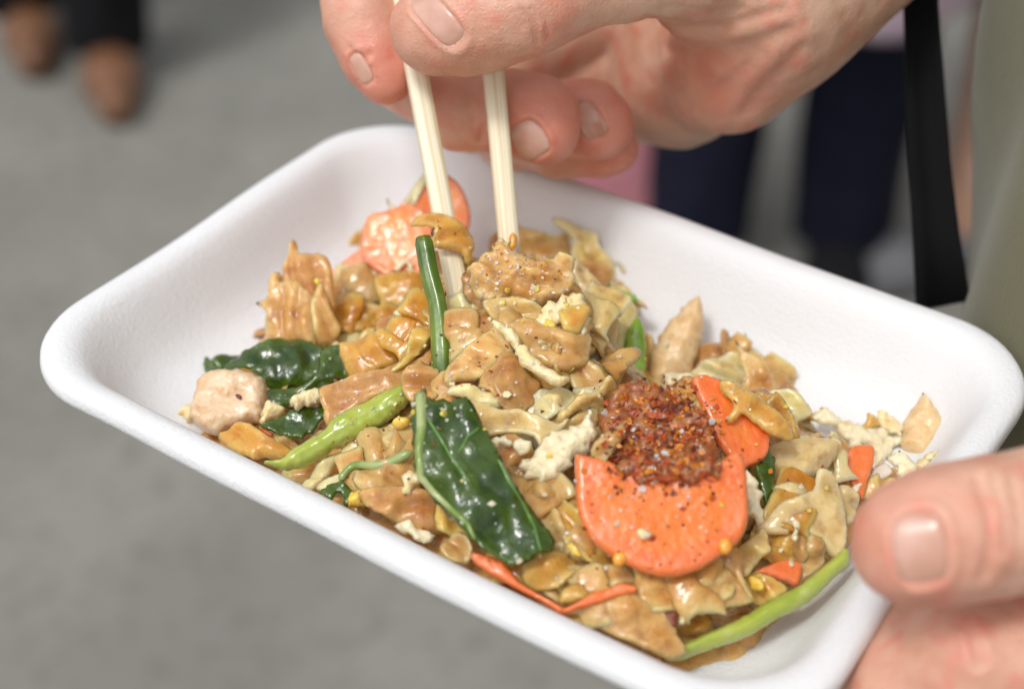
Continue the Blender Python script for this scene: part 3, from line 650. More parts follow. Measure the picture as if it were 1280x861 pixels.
chunk('chicken_piece', 'R3', [(985, 740), (1000, 640), (1040, 570), (1070, 520), (1120, 468), (1178, 416), (1198, 422), (1214, 500), (1202, 590), (1182, 660), (1165, 730), (1080, 760), (1020, 800)],
      'upright pointed chicken strip at the back of the heap', 'chicken', 'chicken_gold', thick=10, edge=6, n=(.05, .15), a=(1080, 700), lift=5)
nd('T4', [(262, 560), (430, 545), (560, 590), (610, 640), (570, 700), (430, 730), (340, 700), (275, 625)], 'tan', "smooth tan noodle under the front of the sugar-crusted lump", n=(-.1, .15), lift=8, bulge=1)
piece('sugared_noodle_lump', 'sugar-crusted noodle lump between the two chopsticks', 'noodle', 'T4',
      [(205, 545), (150, 470), (138, 400), (148, 335), (190, 270), (260, 222), (318, 150), (400, 165), (440, 235), (500, 262), (600, 268), (680, 262), (760, 255), (835, 300), (845, 400), (832, 475), (740, 525), (660, 568), (600, 585), (520, 595), (430, 568), (340, 562), (262, 570)],
      noodle['tan'], n=(0, .35), lift=9, thick=4, edge=2.5, nz=((.0028, .007), (.0016, .0032), (.0006, .0014)), ragged=.0012, ridge=(70, .006, .0012))
nd('T4', [(640, 420), (720, 340), (830, 330), (850, 430), (820, 500), (730, 520)], 'amber', 'amber fold at the right of the sugar-crusted lump', n=(.2, .3), lift=12, ridge=(20, .004, .001))
nd('T4', [(430, 725), (560, 700), (640, 745), (760, 770), (895, 775), (910, 861), (880, 960), (760, 1010), (650, 985), (545, 900), (470, 800)], 'tan', 'broad translucent noodle under the egg curd', n=(.1, .3), lift=9, bulge=2, thick=2)
nd('T5', [(840, 110), (970, 90), (988, 200), (962, 290), (862, 335), (800, 250)], 'amber', "amber noodle scrap right of the long egg strip", n=(.2, .3), lift=11)
curd = egg('T4', [(572, 695), (608, 620), (660, 558), (720, 560), (790, 508), (860, 518), (912, 560), (922, 620), (938, 705), (912, 785), (870, 808), (850, 745), (800, 720), (740, 740), (700, 780), (640, 795), (598, 770), (598, 720)],
    'fluffy cream egg curd in the middle of the heap', 'egg', lift=14, thick=3.5, edge=2, n=(.1, .3))
egg('T4', [(598, 742), (648, 690), (700, 700), (726, 730), (700, 772), (640, 794), (605, 775)], 'bright yolk spot on the fluffy egg curd', 'yolk', on=curd, lift=.6, thick=2, n=(.1, .3))
nd('T4', [(755, 640), (800, 598), (902, 598), (928, 640), (902, 702), (862, 765), (780, 745)], 'amber', 'amber noodle flap stuck on the egg curd', n=(.2, .3), on=curd, lift=.5, thick=1.4, ridge=None)
nd('T5', [(110, 352), (170, 268), (290, 168), (380, 88), (432, 100), (512, 232), (502, 262), (440, 282), (380, 342), (300, 374), (200, 384), (130, 404)], 'tan', 'chili-speckled noodle flap at the tip of the noodle-wrapped chopstick', n=(-.1, .45), lift=10, thick=2.2, ridge=(50, .008, .0012))
nd('T5', [(335, 425), (430, 288), (500, 248), (562, 270), (602, 350), (684, 390), (684, 470), (642, 545), (540, 584), (460, 545), (400, 472)], 'brown', 'wet brown noodle with an orange chili flake left of the egg strip', n=(0, .45), lift=11, bulge=1.5, nz=((.0016, .005), (.0006, .002)))
nd('T5', [(125, 452), (170, 428), (300, 456), (384, 478), (435, 562), (330, 565), (200, 512), (128, 492)], 'pale', 'pale rolled noodle above the broad leaf', n=(0, .5), lift=10, thick=3, edge=1.8)
egg('T5', [(368, 2), (398, -14), (440, 8), (540, 48), (582, 130), (642, 200), (702, 258), (782, 318), (862, 366), (918, 376), (925, 402), (872, 424), (842, 456), (760, 402), (690, 352), (608, 322), (566, 240), (538, 180), (480, 122), (420, 52)],
    'long yellow egg strip lying diagonally in the middle of the heap', 'egg', lift=15, thick=3.4, edge=2, n=(0, .4), ragged=.0009)
nd('T5', [(245, 560), (400, 555), (480, 600), (560, 598), (680, 640), (800, 672), (868, 632), (828, 702), (722, 792), (690, 828), (660, 762), (520, 735), (400, 745), (315, 682)], 'pale', 'wide pale noodle above the small white egg bits', n=(0, .4), lift=10, ridge=(95, .007, .0011), thick=2)
nd('T5', [(640, 522), (700, 500), (780, 456), (932, 478), (965, 540), (862, 602), (762, 655), (680, 625)], 'pale', "crinkled pale noodle left of the chili mound", n=(.1, .5), lift=10, nz=((.0018, .005), (.0009, .002)), ridge=(140, .005, .001))
nd('T5', [(930, 330), (1010, 280), (1080, 310), (1160, 400), (1080, 470), (960, 440)], 'tan', "tan noodle below the right end of the long egg strip", n=(.1, .5), lift=8)
nd('T5', [(838, 705), (858, 620), (960, 538), (1060, 498), (1148, 398), (1172, 420), (1122, 502), (1042, 562), (960, 604), (892, 664), (872, 715)], 'tan', 'narrow curling noodle left of the chili flakes', n=(0, .4), lift=12, thick=2)
egg('T5', [(958, 505), (1000, 448), (1072, 460), (1064, 502), (984, 524)], 'small cream egg crumb left of the chili mound', 'egg', lift=13, thick=2.4)
nd('T5', [(800, 760), (900, 680), (1000, 610), (1080, 600), (1080, 700), (960, 780), (860, 820)], 'tan', "tan noodle above the crumbly white egg chunk", n=(0, .4), lift=8)
egg('R5', [(503, 362), (560, 332), (600, 288), (680, 230), (780, 188), (825, 128), (845, 220), (825, 290), (772, 315), (752, 352), (690, 392), (632, 434), (596, 408), (553, 402), (560, 370)],
    'crumbly white egg chunk left of the big carrot slice', 'egg_white', lift=11, thick=5, edge=2.6, n=(0, .4), nz=((.0016, .005), (.0008, .002)))
nd('P', [(618, 556), (640, 545), (668, 566), (676, 590), (655, 596), (628, 580)], 'brown', "dark brown noodle behind the two small white egg bits", n=(0, .3), lift=5)
egg('R5', [(418, 266), (440, 244), (480, 238), (512, 260), (506, 282), (470, 268), (436, 288)], 'curved white egg bit right of the broad leaf', 'egg_white', lift=10, thick=2.4, n=(0, .3))
egg('R5', [(513, 272), (540, 244), (582, 260), (577, 302), (540, 314)], 'white cube of egg beside the curved white bit', 'egg_white', lift=10.5, thick=3, n=(0, .3), ragged=.0004)
# ---- between leaf and carrot
nd('U5', [(95, 140), (200, 105), (330, 235), (430, 285), (474, 362), (400, 424), (300, 434), (195, 352), (115, 225)], 'tan', "tan noodle below the crumbly white egg chunk", n=(0, .4), lift=6)
nd('U5', [(405, 300), (470, 360), (545, 430), (622, 560), (702, 640), (795, 700), (785, 765), (680, 785), (560, 702), (475, 620), (415, 500)], 'amber', 'long amber noodle running under the big carrot slice', n=(.1, .3), lift=6, ridge=(40, .008, .0009))
nd('U5', [(295, 440), (400, 415), (470, 560), (505, 685), (400, 692), (375, 600)], 'tan', "tan noodle touching the right edge of the broad leaf", n=(0, .4), lift=6)
egg('U5', [(495, 655), (515, 625), (545, 660), (582, 690), (570, 715), (520, 705)], 'tiny yellow egg crumb below the white egg chunk', 'yolk', lift=9, thick=1.6)
# ---- front
nd('T8', [(405, 270), (435, 198), (520, 185), (645, 198), (650, 280), (570, 345), (480, 352), (425, 322)], 'amber', "amber noodle just below the tip of the broad leaf", n=(0, .4), lift=6)
nd('T8', [(635, 262), (760, 230), (880, 238), (1005, 258), (1035, 302), (900, 342), (760, 372), (675, 335)], 'tan', "tan noodle below the long amber noodle in front", n=(0, .4), lift=6)
nd('T8', [(595, 432), (640, 358), (705, 348), (748, 402), (680, 435)], 'amber', "small amber noodle between the two front carrot strips", n=(0, .4), lift=6)
nd('T8', [(400, 340), (500, 345), (600, 400), (620, 460), (520, 400)], 'tan', "thin tan noodle above the long front carrot strip", n=(0, .4), lift=4)
carrot('T8', [(118, 168), (200, 186), (290, 218), (322, 258), (402, 338), (502, 398), (622, 466), (652, 492), (600, 500), (540, 462), (440, 404), (320, 342), (200, 272), (138, 222)], 'long thin carrot strip along the front rim under the leaf tip', n=(0, .35), lift=7, thick=2)
carrot('T8', [(598, 484), (700, 428), (760, 388), (860, 358), (920, 333), (1000, 346), (1004, 382), (900, 404), (800, 444), (700, 470), (640, 496)], 'bent orange carrot shaving across the front noodles', n=(0, .4), lift=9, thick=2)
nd('T8', [(675, 494), (740, 460), (850, 428), (920, 386), (1000, 396), (1082, 438), (1154, 510), (1188, 600), (1225, 662), (1145, 706), (1000, 655), (860, 592), (740, 522)], 'tan', 'large limp noodle at the front of the tray below the carrot shaving', n=(0, .45), lift=6, bulge=2, thick=2, ridge=(100, .012, .0009))
piece('onion_sliver', 'pale onion sliver below the big carrot slice', 'onion', 'T8', [(1028, 335), (1140, 308), (1202, 380), (1224, 452), (1152, 474), (1078, 432)], M_['onion'], n=(.1, .4), lift=6, thick=1.4)
nd('T8', [(1195, 322), (1285, 298), (1300, 480), (1240, 540), (1225, 440)], 'tan', "tan noodle right of the pale onion sliver", n=(.1, .4), lift=5)
nd('P', [(765, 716), (800, 712), (850, 716), (880, 735), (850, 760), (800, 740)], 'tan', "tan noodle peeking out under the big carrot's bottom edge", n=(0, .4), lift=4)
piece('chili_flake', 'dark red chili flake beside the limp front noodle', 'chili', 'T8', [(1158, 492), (1218, 486), (1232, 560), (1192, 564), (1172, 530)], M_['chili_dark'], n=(.1, .4), lift=8, thick=1.4)
nd('U4', [(-10, 560), (150, 498), (292, 456), (335, 560), (312, 702), (244, 762), (212, 824), (100, 826), (-10, 782)], 'tan', 'wide soft noodle spreading under the big carrot slice', n=(0, .4), lift=5, bulge=2)
nd('U4', [(298, 482), (340, 418), (440, 338), (540, 248), (566, 400), (505, 462), (422, 564), (350, 565)], 'tan', "tan noodle against the lower right of the big carrot", n=(.1, .35), lift=6)
nd('U4', [(338, 682), (428, 568), (560, 588), (694, 648), (684, 694), (560, 764), (440, 744)], 'amber', 'amber noodle beside the lower stem with a yellow crumb', n=(0, .4), lift=5)
carrot('U4', [(465, 556), (560, 508), (700, 458), (800, 478), (836, 530), (795, 655), (700, 624), (580, 592)], 'deep orange carrot piece above the lower green stem', n=(.1, .4), lift=6, thick=3)
egg('U4', [(452, 602), (500, 588), (552, 640), (532, 684), (468, 664)], 'yellow egg crumb on the amber noodle near the lower stem', 'yolk', lift=8, thick=2)
nd('U4', [(735, 335), (850, 255), (895, 340), (832, 472), (715, 464)], 'brown', "dark brown noodle above the deep orange carrot piece", n=(.1, .3), lift=4)
nd('U4', [(855, 355), (895, 255), (962, 300), (1006, 420), (962, 502), (862, 572), (815, 605), (832, 500)], 'tan', 'noodle fold resting on the lower green stem', n=(.2, .3), lift=6)
piece('green_stem', 'smooth lime green stem lying on the bare tray floor by the thumb', 'stem', 'R7',
      [(415, 826), (470, 790), (560, 745), (680, 695), (760, 650), (830, 605), (930, 560), (1000, 510), (1080, 440), (1130, 400), (1158, 420), (1150, 465), (1090, 520), (1010, 600), (930, 650), (850, 690), (760, 745), (650, 785), (560, 815), (480, 845), (430, 846)],
      M_['stem'], n=(0, .5), lift=6, thick=6.5, edge=3.6, nz=((.0006, .008), (.0002, .002)), ragged=.0002, ridge=(120, .002, .00022))

# ---- right side
nd('U2', [(45, 335), (55, 240), (90, 178), (200, 158), (240, 148), (285, 180), (305, 220), (200, 275), (100, 318)], 'brown', 'brown noodle behind the folds right of the chicken strip', n=(0, .2), lift=5, a=(150, 300))
nd('U2', [(222, 92), (238, 66), (272, 82), (292, 140), (304, 205), (270, 215), (232, 182)], 'brown', 'small pointed noodle tip at the top right of the heap', n=(0, .1), lift=5, a=(260, 250), thick=1.8)
nd('U2', [(288, 138), (340, 158), (372, 105), (388, 180), (374, 235), (328, 225)], 'pale', "small pale noodle beside the pointed noodle tip", n=(.2, .2), lift=4, a=(340, 240))
nd('U2', [(536, 328), (592, 340), (662, 388), (720, 482), (640, 478), (568, 496), (556, 400)], 'brown', 'dark folded noodle at the right shoulder of the heap', n=(.3, .2), lift=5)
nd('U2', [(576, 492), (640, 468), (712, 488), (764, 540), (816, 612), (764, 644), (710, 676), (656, 604)], 'pale', 'pale noodle end at the right edge of the heap', n=(.3, .3), lift=5)
nd('U2', [(542, 562), (600, 506), (652, 556), (694, 660), (716, 740), (705, 796), (640, 806), (616, 702), (566, 642)], 'amber', "amber noodle between the draped noodle and the pale end", n=(.2, .3), lift=7)
nd('U2', [(38, 364), (90, 308), (150, 276), (230, 248), (320, 218), (374, 300), (376, 446), (290, 414), (180, 384)], 'pale', 'pale fan-shaped noodle above the tucked carrot slice', n=(-.1, .35), lift=8, ridge=(60, .005, .0009))
nd('U2', [(345, 158), (380, 226), (430, 268), (500, 308), (554, 370), (580, 492), (548, 556), (480, 524), (410, 494), (372, 452), (380, 370), (358, 260)], 'tan', 'long glistening noodle strip falling down the right shoulder', n=(.2, .35), lift=10, thick=1.8, ridge=(20, .006, .001))
car2 = carrot('R6', [(205, 362), (260, 348), (340, 378), (412, 420), (455, 490), (513, 545), (513, 640), (492, 682), (432, 714), (400, 722), (300, 610), (255, 500), (225, 430)], 'carrot slice tucked behind the big one', 'carrot', n=(.15, .35), lift=10, thick=3)
nd('U2', [(246, 442), (290, 426), (370, 476), (480, 536), (564, 608), (646, 708), (656, 766), (540, 746), (450, 686), (372, 628), (322, 668), (280, 656), (318, 560), (266, 500)], 'amber', 'amber noodle draped over the tucked carrot slice', n=(.15, .35), on=car2, a=(330, 540), lift=1.8, thick=1.5, ridge=(120, .008, .0007))
nd('U2', [(526, 752), (620, 745), (726, 786), (706, 836), (560, 826)], 'brown', "brown noodle right of the tucked carrot slice", n=(.1, .4), lift=4)
piece('egg_piece', 'ribbed white block on top of the chili mound', 'egg', 'R6', [(88, 346), (150, 338), (216, 350), (254, 430), (244, 454), (200, 464), (150, 452), (128, 424), (92, 410)], M_['egg_white'], n=(.05, .4), lift=15, thick=5, edge=2.4, ridge=(5, .0045, .0009), ragged=.0004)
nd('U3', [(495, 64), (700, 26), (832, 56), (896, 130), (884, 186), (760, 154), (600, 90)], 'brown', 'brown curved noodle behind the pale rolled noodle', n=(.1, .4), lift=6)
nd('U3', [(306, 124), (400, 86), (600, 76), (744, 102), (770, 140), (744, 222), (664, 314), (540, 364), (440, 406), (326, 424), (306, 300)], 'pale', 'fat pale rolled noodle right of the tucked carrot slice', n=(.1, .4), lift=7, thick=4.5, edge=2.6, ridge=None)
nd('U3', [(695, 290), (842, 196), (856, 310), (904, 444), (820, 484), (775, 390)], 'brown', "brown noodle left of the little carrot wedge", n=(.1, .3), lift=4)
nd('U3', [(270, 566), (316, 436), (440, 414), (524, 436), (556, 482), (500, 526), (400, 576), (286, 646)], 'pale', "stubby pale noodle beside the narrow dark leaf", n=(.1, .4), lift=6, thick=3, edge=1.8, ridge=None)
egg('U3', [(75, 325), (130, 366), (194, 470), (205, 560), (260, 652), (222, 726), (100, 660)], 'white egg edge beside the big carrot slice', 'egg_white', lift=8, thick=3, n=(.2, .3))
leaf('U3', [(236, 110), (282, 176), (324, 280), (314, 420), (272, 565), (243, 628), (206, 520), (148, 300), (146, 258), (208, 226)], 'narrow dark leaf sticking up right of the big carrot slice', n=(.3, .2), lift=9, nz=((.0015, .004),))
nd('U3', [(262, 664), (420, 578), (600, 498), (636, 366), (702, 352), (796, 418), (826, 560), (830, 800), (800, 960), (700, 900), (600, 820), (540, 764), (480, 704), (440, 790), (350, 800), (230, 780)], 'pale', 'large yellowish noodle with a claw-shaped end right of the big carrot', n=(.1, .35), lift=8, thick=2.4, bulge=1.5, ridge=(60, .012, .0008))
nd('U3', [(826, 456), (880, 434), (966, 520), (966, 622), (902, 706), (846, 694), (816, 560)], 'pale', "pale noodle stub below the little carrot wedge", n=(.1, .4), lift=6, thick=2.5)
piece('onion_sliver', 'translucent onion sliver behind the little carrot wedge', 'onion', 'U3', [(1040, 394), (1100, 288), (1180, 246), (1246, 310), (1182, 374), (1090, 404)], M_['onion'], n=(.1, .5), lift=6, thick=1.2)
egg('U6', [(196, 292), (228, 218), (272, 206), (362, 278), (480, 318), (560, 346), (602, 336), (702, 386), (786, 420), (764, 464), (704, 504), (652, 584), (600, 594), (588, 480), (520, 458), (430, 474), (418, 420), (338, 352)],
    'large white egg sheet at the right end of the heap', 'egg_white', lift=5, thick=3, n=(.1, .5))
egg('U6', [(686, 542), (740, 486), (832, 536), (896, 610), (852, 674), (780, 686), (736, 602)], 'folded cream egg piece next to the golden chunk', 'egg_white', lift=8, thick=3, n=(0, .5))
egg('U6', [(616, 226), (680, 246), (774, 306), (806, 372), (774, 406), (700, 386), (636, 334)], 'soft cream egg flake behind the large white egg sheet', 'egg', lift=5, thick=2.4, n=(.1, .4))
nd('U6', [(556, 256), (626, 320), (560, 352), (446, 366), (480, 340), (540, 310)], 'amber', "thin amber shred on the large white egg sheet", n=(0, .4), lift=7, thick=1.2)
nd('U6', [(540, 700), (640, 660), (740, 690), (700, 760), (580, 800), (530, 790)], 'tan', "tan noodle next to the thumb below the onion sliver", n=(.1, .4), lift=4)
chunk('chicken_piece', 'U6', [(796, 312), (848, 220), (905, 140), (922, 110), (972, 188), (1054, 288), (1066, 400), (1004, 504), (902, 566), (828, 514), (766, 450), (800, 380)], 'golden crusty chunk at the far right of the heap', 'chicken', 'chicken_gold', thick=8, edge=4.5, n=(.1, .3), lift=6)
egg('U6', [(866, 572), (1004, 498), (1030, 500), (965, 592), (880, 648)], 'pale egg rim below the golden crusty chunk', 'egg', lift=4, thick=2.4, n=(.1, .5))
car3 = carrot('U3', [(842, 222), (888, 148), (960, 102), (1082, 106), (1110, 160), (1094, 260), (1044, 400), (1012, 532), (948, 492), (876, 390), (836, 312)], 'little orange carrot wedge near the thumb', n=(.05, .35), lift=9, thick=2.6)
egg('U3', [(948, 420), (985, 405), (1010, 440), (1005, 470), (965, 455)], 'white crumb on the little carrot wedge', 'egg_white', on=car3, lift=.4, thick=1.4)
egg('U4', [(752, 200), (790, 165), (830, 215), (800, 250), (775, 320), (752, 310), (765, 250)], 'white egg splinter on the claw-shaped noodle', 'egg_white', lift=11, thick=1.8)

# ---- wide folded noodle ribbons
def ribbon(px, py, ang, wid, length, nf, amp, tone, label, lift=7, n=(0, .42)):
    SEED[0] += 1; rs = random.Random(SEED[0] * 13); A = hit(px, py); r = ray(px, py); A = A - r / np.linalg.norm(r) * lift * .001
    _, ex, ey, en = img_frame(A, n); c, s_ = math.cos(math.radians(ang)), math.sin(math.radians(ang)); et = ex * c + ey * s_; ew = -ex * s_ + ey * c
    nu, nw = 84, 16; L_, w_, am = length * .001, wid * .001, amp * .001; P = np.zeros((nu, nw, 3)); f0 = rs.uniform(0, 6); tw = rs.uniform(-1.3, 1.3)
    for i in range(nu):
        u = i / (nu - 1)
        for j in range(nw):
            v = j / (nw - 1) - .5; q = Vector((u * 3 + SEED[0], v * 2, 0)); ph = 2 * math.pi * nf * u + f0 + tw * v + 1.1 * noise.noise(q)
            a_ = am * (.65 + .6 * noise.noise(q * 1.3 + Vector((9, 3, 1)))); s = L_ * (u - .5) - am * .75 * math.sin(2 * ph)
            wv = v * w_ * (1 + .25 * noise.noise(Vector((u * 4, SEED[0], 2)))) + .0012 * noise.noise(Vector((u * 7, v * 3, SEED[0])))
            z = a_ * math.sin(ph) - 16 * (s * s + wv * wv) + .0005 * noise.noise(Vector((u * 14, v * 8, SEED[0])))
            P[i, j] = et * s + ew * wv + en * z
    du = np.gradient(P, axis=0); dv = np.gradient(P, axis=1); N_ = np.cross(du, dv); N_ /= np.linalg.norm(N_, axis=2)[..., None] + 1e-12
    vv = np.abs(np.linspace(-1, 1, nw)); th = .00045 * np.sqrt(np.clip(1 - vv ** 6, .04, 1)); T_ = P + N_ * th[None, :, None]; B_ = P - N_ * th[None, :, None]
    V = list(T_.reshape(-1, 3)) + list(B_.reshape(-1, 3)); o = nu * nw; F = []
    for i in range(nu - 1):
        for j in range(nw - 1):
            a, b_, c_, d = i*nw+j, (i+1)*nw+j, (i+1)*nw+j+1, i*nw+j+1; F.append((a, b_, c_, d)); F.append((o+d, o+c_, o+b_, o+a))
        F.append((i*nw, o+i*nw, o+(i+1)*nw, (i+1)*nw)); k = nw - 1; F.append(((i+1)*nw+k, o+(i+1)*nw+k, o+i*nw+k, i*nw+k))
    for j in range(nw - 1): F.append((j, j+1, o+j+1, o+j)); k = (nu-1)*nw; F.append((k+j+1, k+j, o+k+j, o+k+j+1))
    collect(V, F, A); me = mesh('rice_noodle', V, F, noodle[tone]); ob = link('rice_noodle', me, loc=A)
    rv = np.tile(np.exp(-((1 - vv) / .22) ** 2) * .8, nu * 2).astype(np.float32); me.attributes.new('rim', 'FLOAT', 'POINT').data.foreach_set('value', rv)
    tag(ob, label, 'noodle')
for a in ((470, 352, 15, 13, 24, 1.6, 2.6, 'tan', 'wide folded noodle ribbon in front of the back carrots'), (455, 398, -12, 12, 24, 1.8, 2.4, 'amber', 'folded amber ribbon just behind the dark leaves'),
          (612, 478, 12, 13, 24, 1.7, 2.4, 'tan', 'wide folded ribbon above the broad leaf'), (672, 470, 38, 12, 22, 1.6, 2.6, 'amber', 'folded ribbon right of the long egg strip'),
          (690, 520, 10, 13, 22, 1.8, 2.2, 'pale', 'pale folded ribbon behind the crumbly white egg'), (490, 575, 20, 12, 22, 1.6, 2.2, 'tan', 'folded ribbon crossed by the thin leaf stalk', 3.2),
          (705, 645, -50, 13, 26, 1.8, 2.4, 'tan', 'wide folded ribbon between the broad leaf and big carrot'), (675, 705, -12, 12, 24, 1.8, 2.2, 'amber', 'folded amber ribbon below the broad leaf tip', 2.5),
          (770, 740, 8, 12, 26, 1.8, 2.0, 'tan', 'folded ribbon under the bent carrot shaving'), (955, 470, -42, 12, 26, 1.8, 2.6, 'tan', 'long folded ribbon on the right shoulder of the heap', 5),
          (1000, 575, 8, 12, 24, 1.6, 2.4, 'pale', 'pale folded ribbon left of the little carrot wedge', 4), (985, 650, 65, 12, 24, 1.6, 2.4, 'amber', 'folded ribbon above the lime green stem'),
          (735, 405, 62, 12, 24, 1.5, 2.4, 'pale', 'pale folded ribbon behind the fluffy egg curd', 4.5), (610, 412, 5, 12, 22, 1.7, 2.4, 'tan', 'folded ribbon below the sugar-crusted lump'),
          (870, 735, 20, 12, 24, 1.6, 2.0, 'tan', 'folded ribbon below the lower edge of the big carrot'), (520, 400, 50, 11, 20, 1.5, 2.4, 'amber', 'folded ribbon at the foot of the upright stem')):
    ribbon(*a)
# ---- chili mound and big carrot
piece('chili_paste', 'dark red sauce-soaked noodle under the chili flakes', 'noodle', 'U1', [(148, 335), (250, 160), (400, 100), (560, 150), (740, 215), (862, 305), (926, 480), (940, 625), (780, 700), (560, 712), (420, 660), (280, 620), (155, 575)],
      M_['sauce'], n=(0, .45), lift=8, thick=3, edge=2, bulge=1.5, nz=((.0022, .006), (.001, .0025)), ragged=.0015)
nd('U1', [(128, 505), (250, 398), (335, 365), (310, 460), (205, 585), (128, 592)], 'tan', 'tan noodle strip between the white egg chunk and the chili', n=(0, .4), lift=14)
big = carrot('R7', [(58, 45), (72, 24), (130, 38), (200, 55), (250, 78), (340, 70), (440, 72), (540, 70), (620, 66), (690, 16), (728, 28), (742, 100), (750, 260), (732, 340), (690, 392), (620, 444), (540, 490), (440, 512), (340, 497), (240, 452), (150, 392), (98, 330), (68, 240)],
      'big half-round orange carrot slice at the front, dusted with chili', 'carrot', n=(.02, .3), lift=12, thick=4.5, edge=1.2, a=(400, 330))
piece('sauce_noodle', 'sauce-stained sheer noodle lying on the top edge of the big carrot', 'noodle', 'U1', [(262, 640), (330, 590), (430, 560), (600, 545), (800, 565), (960, 628), (935, 725), (860, 700), (780, 760), (680, 735), (600, 770), (500, 730), (420, 765), (310, 690)], M_['sauce'], on=big, a=(600, 700), n=(.02, .35), lift=.9, thick=1.6, ragged=.0012, nz=((.001, .004), (.0005, .0018)))
egg('R7', [(300, 335), (330, 320), (362, 335), (358, 360), (320, 362)], 'cream crumb on the big carrot slice', 'egg', on=big, lift=.5, thick=1.6, ragged=.0004, n=(.02, .3))
for k, (x, y, lb) in enumerate(((238, 438, 'orange chili seed on the lower left edge of the big carrot'), (660, 388, 'pale seed on the lower right edge of the big carrot'))):
    piece('chili_seed', lb, 'seed', 'R7', [(x - 30, y), (x - 12, y - 32), (x + 18, y - 26), (x + 28, y + 8), (x + 6, y + 34), (x - 20, y + 26)], M_['seed'], on=big, n=(.02, .3), lift=.6, thick=2.4, edge=1.2, ragged=.0001, nz=None)
# ---- broad leaf at the front
bl = leaf('R5', [(118, 60), (165, 46), (182, 92), (230, 102), (342, 110), (382, 180), (412, 240), (452, 310), (492, 380), (540, 470), (592, 540), (642, 600), (678, 660), (672, 702), (620, 722), (570, 742), (520, 768), (470, 742), (390, 692), (312, 622), (242, 542), (182, 470), (130, 400), (112, 300)],
     'broad glossy dark green leaf with pale midrib lying over the front of the heap', n=(-.05, .35), lift=13, thick=.7, bulge=3, nz=((.0034, .011), (.0009, .004)), ridge=(25, .012, .0014), step=.001)
def on_food(p, off=0., bvh=None):
    t = (bvh or BVH).ray_cast(Vector(CAM), Vector(ray(*p)).normalized())
    if t[0] is None: return None
    return np.array(t[0]) + np.array(t[1] if t[1].dot(Vector(ray(*p))) < 0 else -t[1]) * off
BVH = BVHTree.FromPolygons(ALLV, ALLF)
def vein(path, r0, r1, par, tile='R5', off=.0000, name='vein', m='vein'):
    P = px_(tile, path); D = []
    for (x0, y0), (x1, y1) in zip(P[:-1], P[1:]):
        for t in (0, .25, .5, .75): D.append((x0 + (x1 - x0) * t, y0 + (y1 - y0) * t))
    bv = BVHTree.FromPolygons([v.co + par.location for v in par.data.vertices], [tuple(p.vertices) for p in par.data.polygons])
    D.append(P[-1]); Q = [on_food(p, off, bv) for p in D]; Q = [q for q in Q if q is not None]
    if len(Q) < 3: return
    keep = [Q[0]]
    for q in Q[1:]:
        if np.linalg.norm(q - keep[-1]) < .012: keep.append(q)
    return tube(name, keep, np.linspace(r0, r1, len(keep)), M_[m], parent=par, seg=8)
vein([(145, 52), (150, 130), (150, 220), (140, 300), (148, 400), (200, 465), (270, 530), (335, 590), (362, 650)], .0014, .0004, bl, name='midrib')
vein([(175, 170), (220, 240), (280, 340), (340, 420)], .00042, .00025, bl, m='sidevein')
vein([(395, 195), (335, 240), (295, 310)], .0003, .0002, bl, m='sidevein')
vein([(455, 330), (500, 420), (550, 500), (600, 600), (625, 700)], .0004, .00025, bl, m='sidevein')
# ---- upright dark stem beside the noodle-wrapped chopstick
STK = [W(529, 296, .4015), W(537, 340, .400), W(548, 385, .3975), W(553, 440, .3945), W(554, 492, .394)]
st = tube('green_stem', STK, [.0021, .0023, .0022, .0027, .0027], M_['stem_dark'], seg=28, groove=.05, cap=.82)
tag(st, 'dark green stem standing upright beside the noodle-wrapped chopstick', 'stem')

# ------------------------------------------------------------------ chopsticks
def chopstick(p_tip, p_top, r0, r1, label):
    p_tip, p_top = np.array(p_tip), np.array(p_top); ax = p_top - p_tip; L_ = np.linalg.norm(ax); ax /= L_
    rot = Vector(ax).to_track_quat('Z', 'Y'); V = []; F = []; seg = 16; n = 24
    for i in range(n + 1):
        t = i / n; r = r0 + (r1 - r0) * t
        if i == 0: r *= .8
        if i == n: r *= .9
        for k in range(seg):
            a = 2 * math.pi * k / seg; sq = 1 / max(abs(math.cos(a)), abs(math.sin(a))) ** .55
            V.append((r * sq * math.cos(a), r * sq * math.sin(a), t * L_))
    for i in range(n):
        for k in range(seg): F.append((i*seg+k, i*seg+(k+1) % seg, (i+1)*seg+(k+1) % seg, (i+1)*seg+k))
    F.append(tuple(range(seg))[::-1]); F.append(tuple(n*seg + k for k in range(seg)))
    me = mesh('chopstick', V, F, M_['wood'])
    o = link('chopstick', me, loc=p_tip); o.rotation_mode = 'QUATERNION'; o.rotation_quaternion = rot
    tag(o, label, 'chopstick'); return o
S1 = (W(589, 458, .408), W(517, 70, .424)); S2 = (W(640, 345, .420), W(614, 60, .4265))
def ext(s, f): return s[0], s[0] + (s[1] - s[0]) * f
chopstick(*ext(S1, 2.3), .0027, .0031, 'wooden chopstick wrapped by a noodle, its tip deep in the noodles')
chopstick(*ext(S2, 2.9), .0027, .003, 'wooden chopstick touching the sugar-crusted noodle lump, orange seed at its tip')
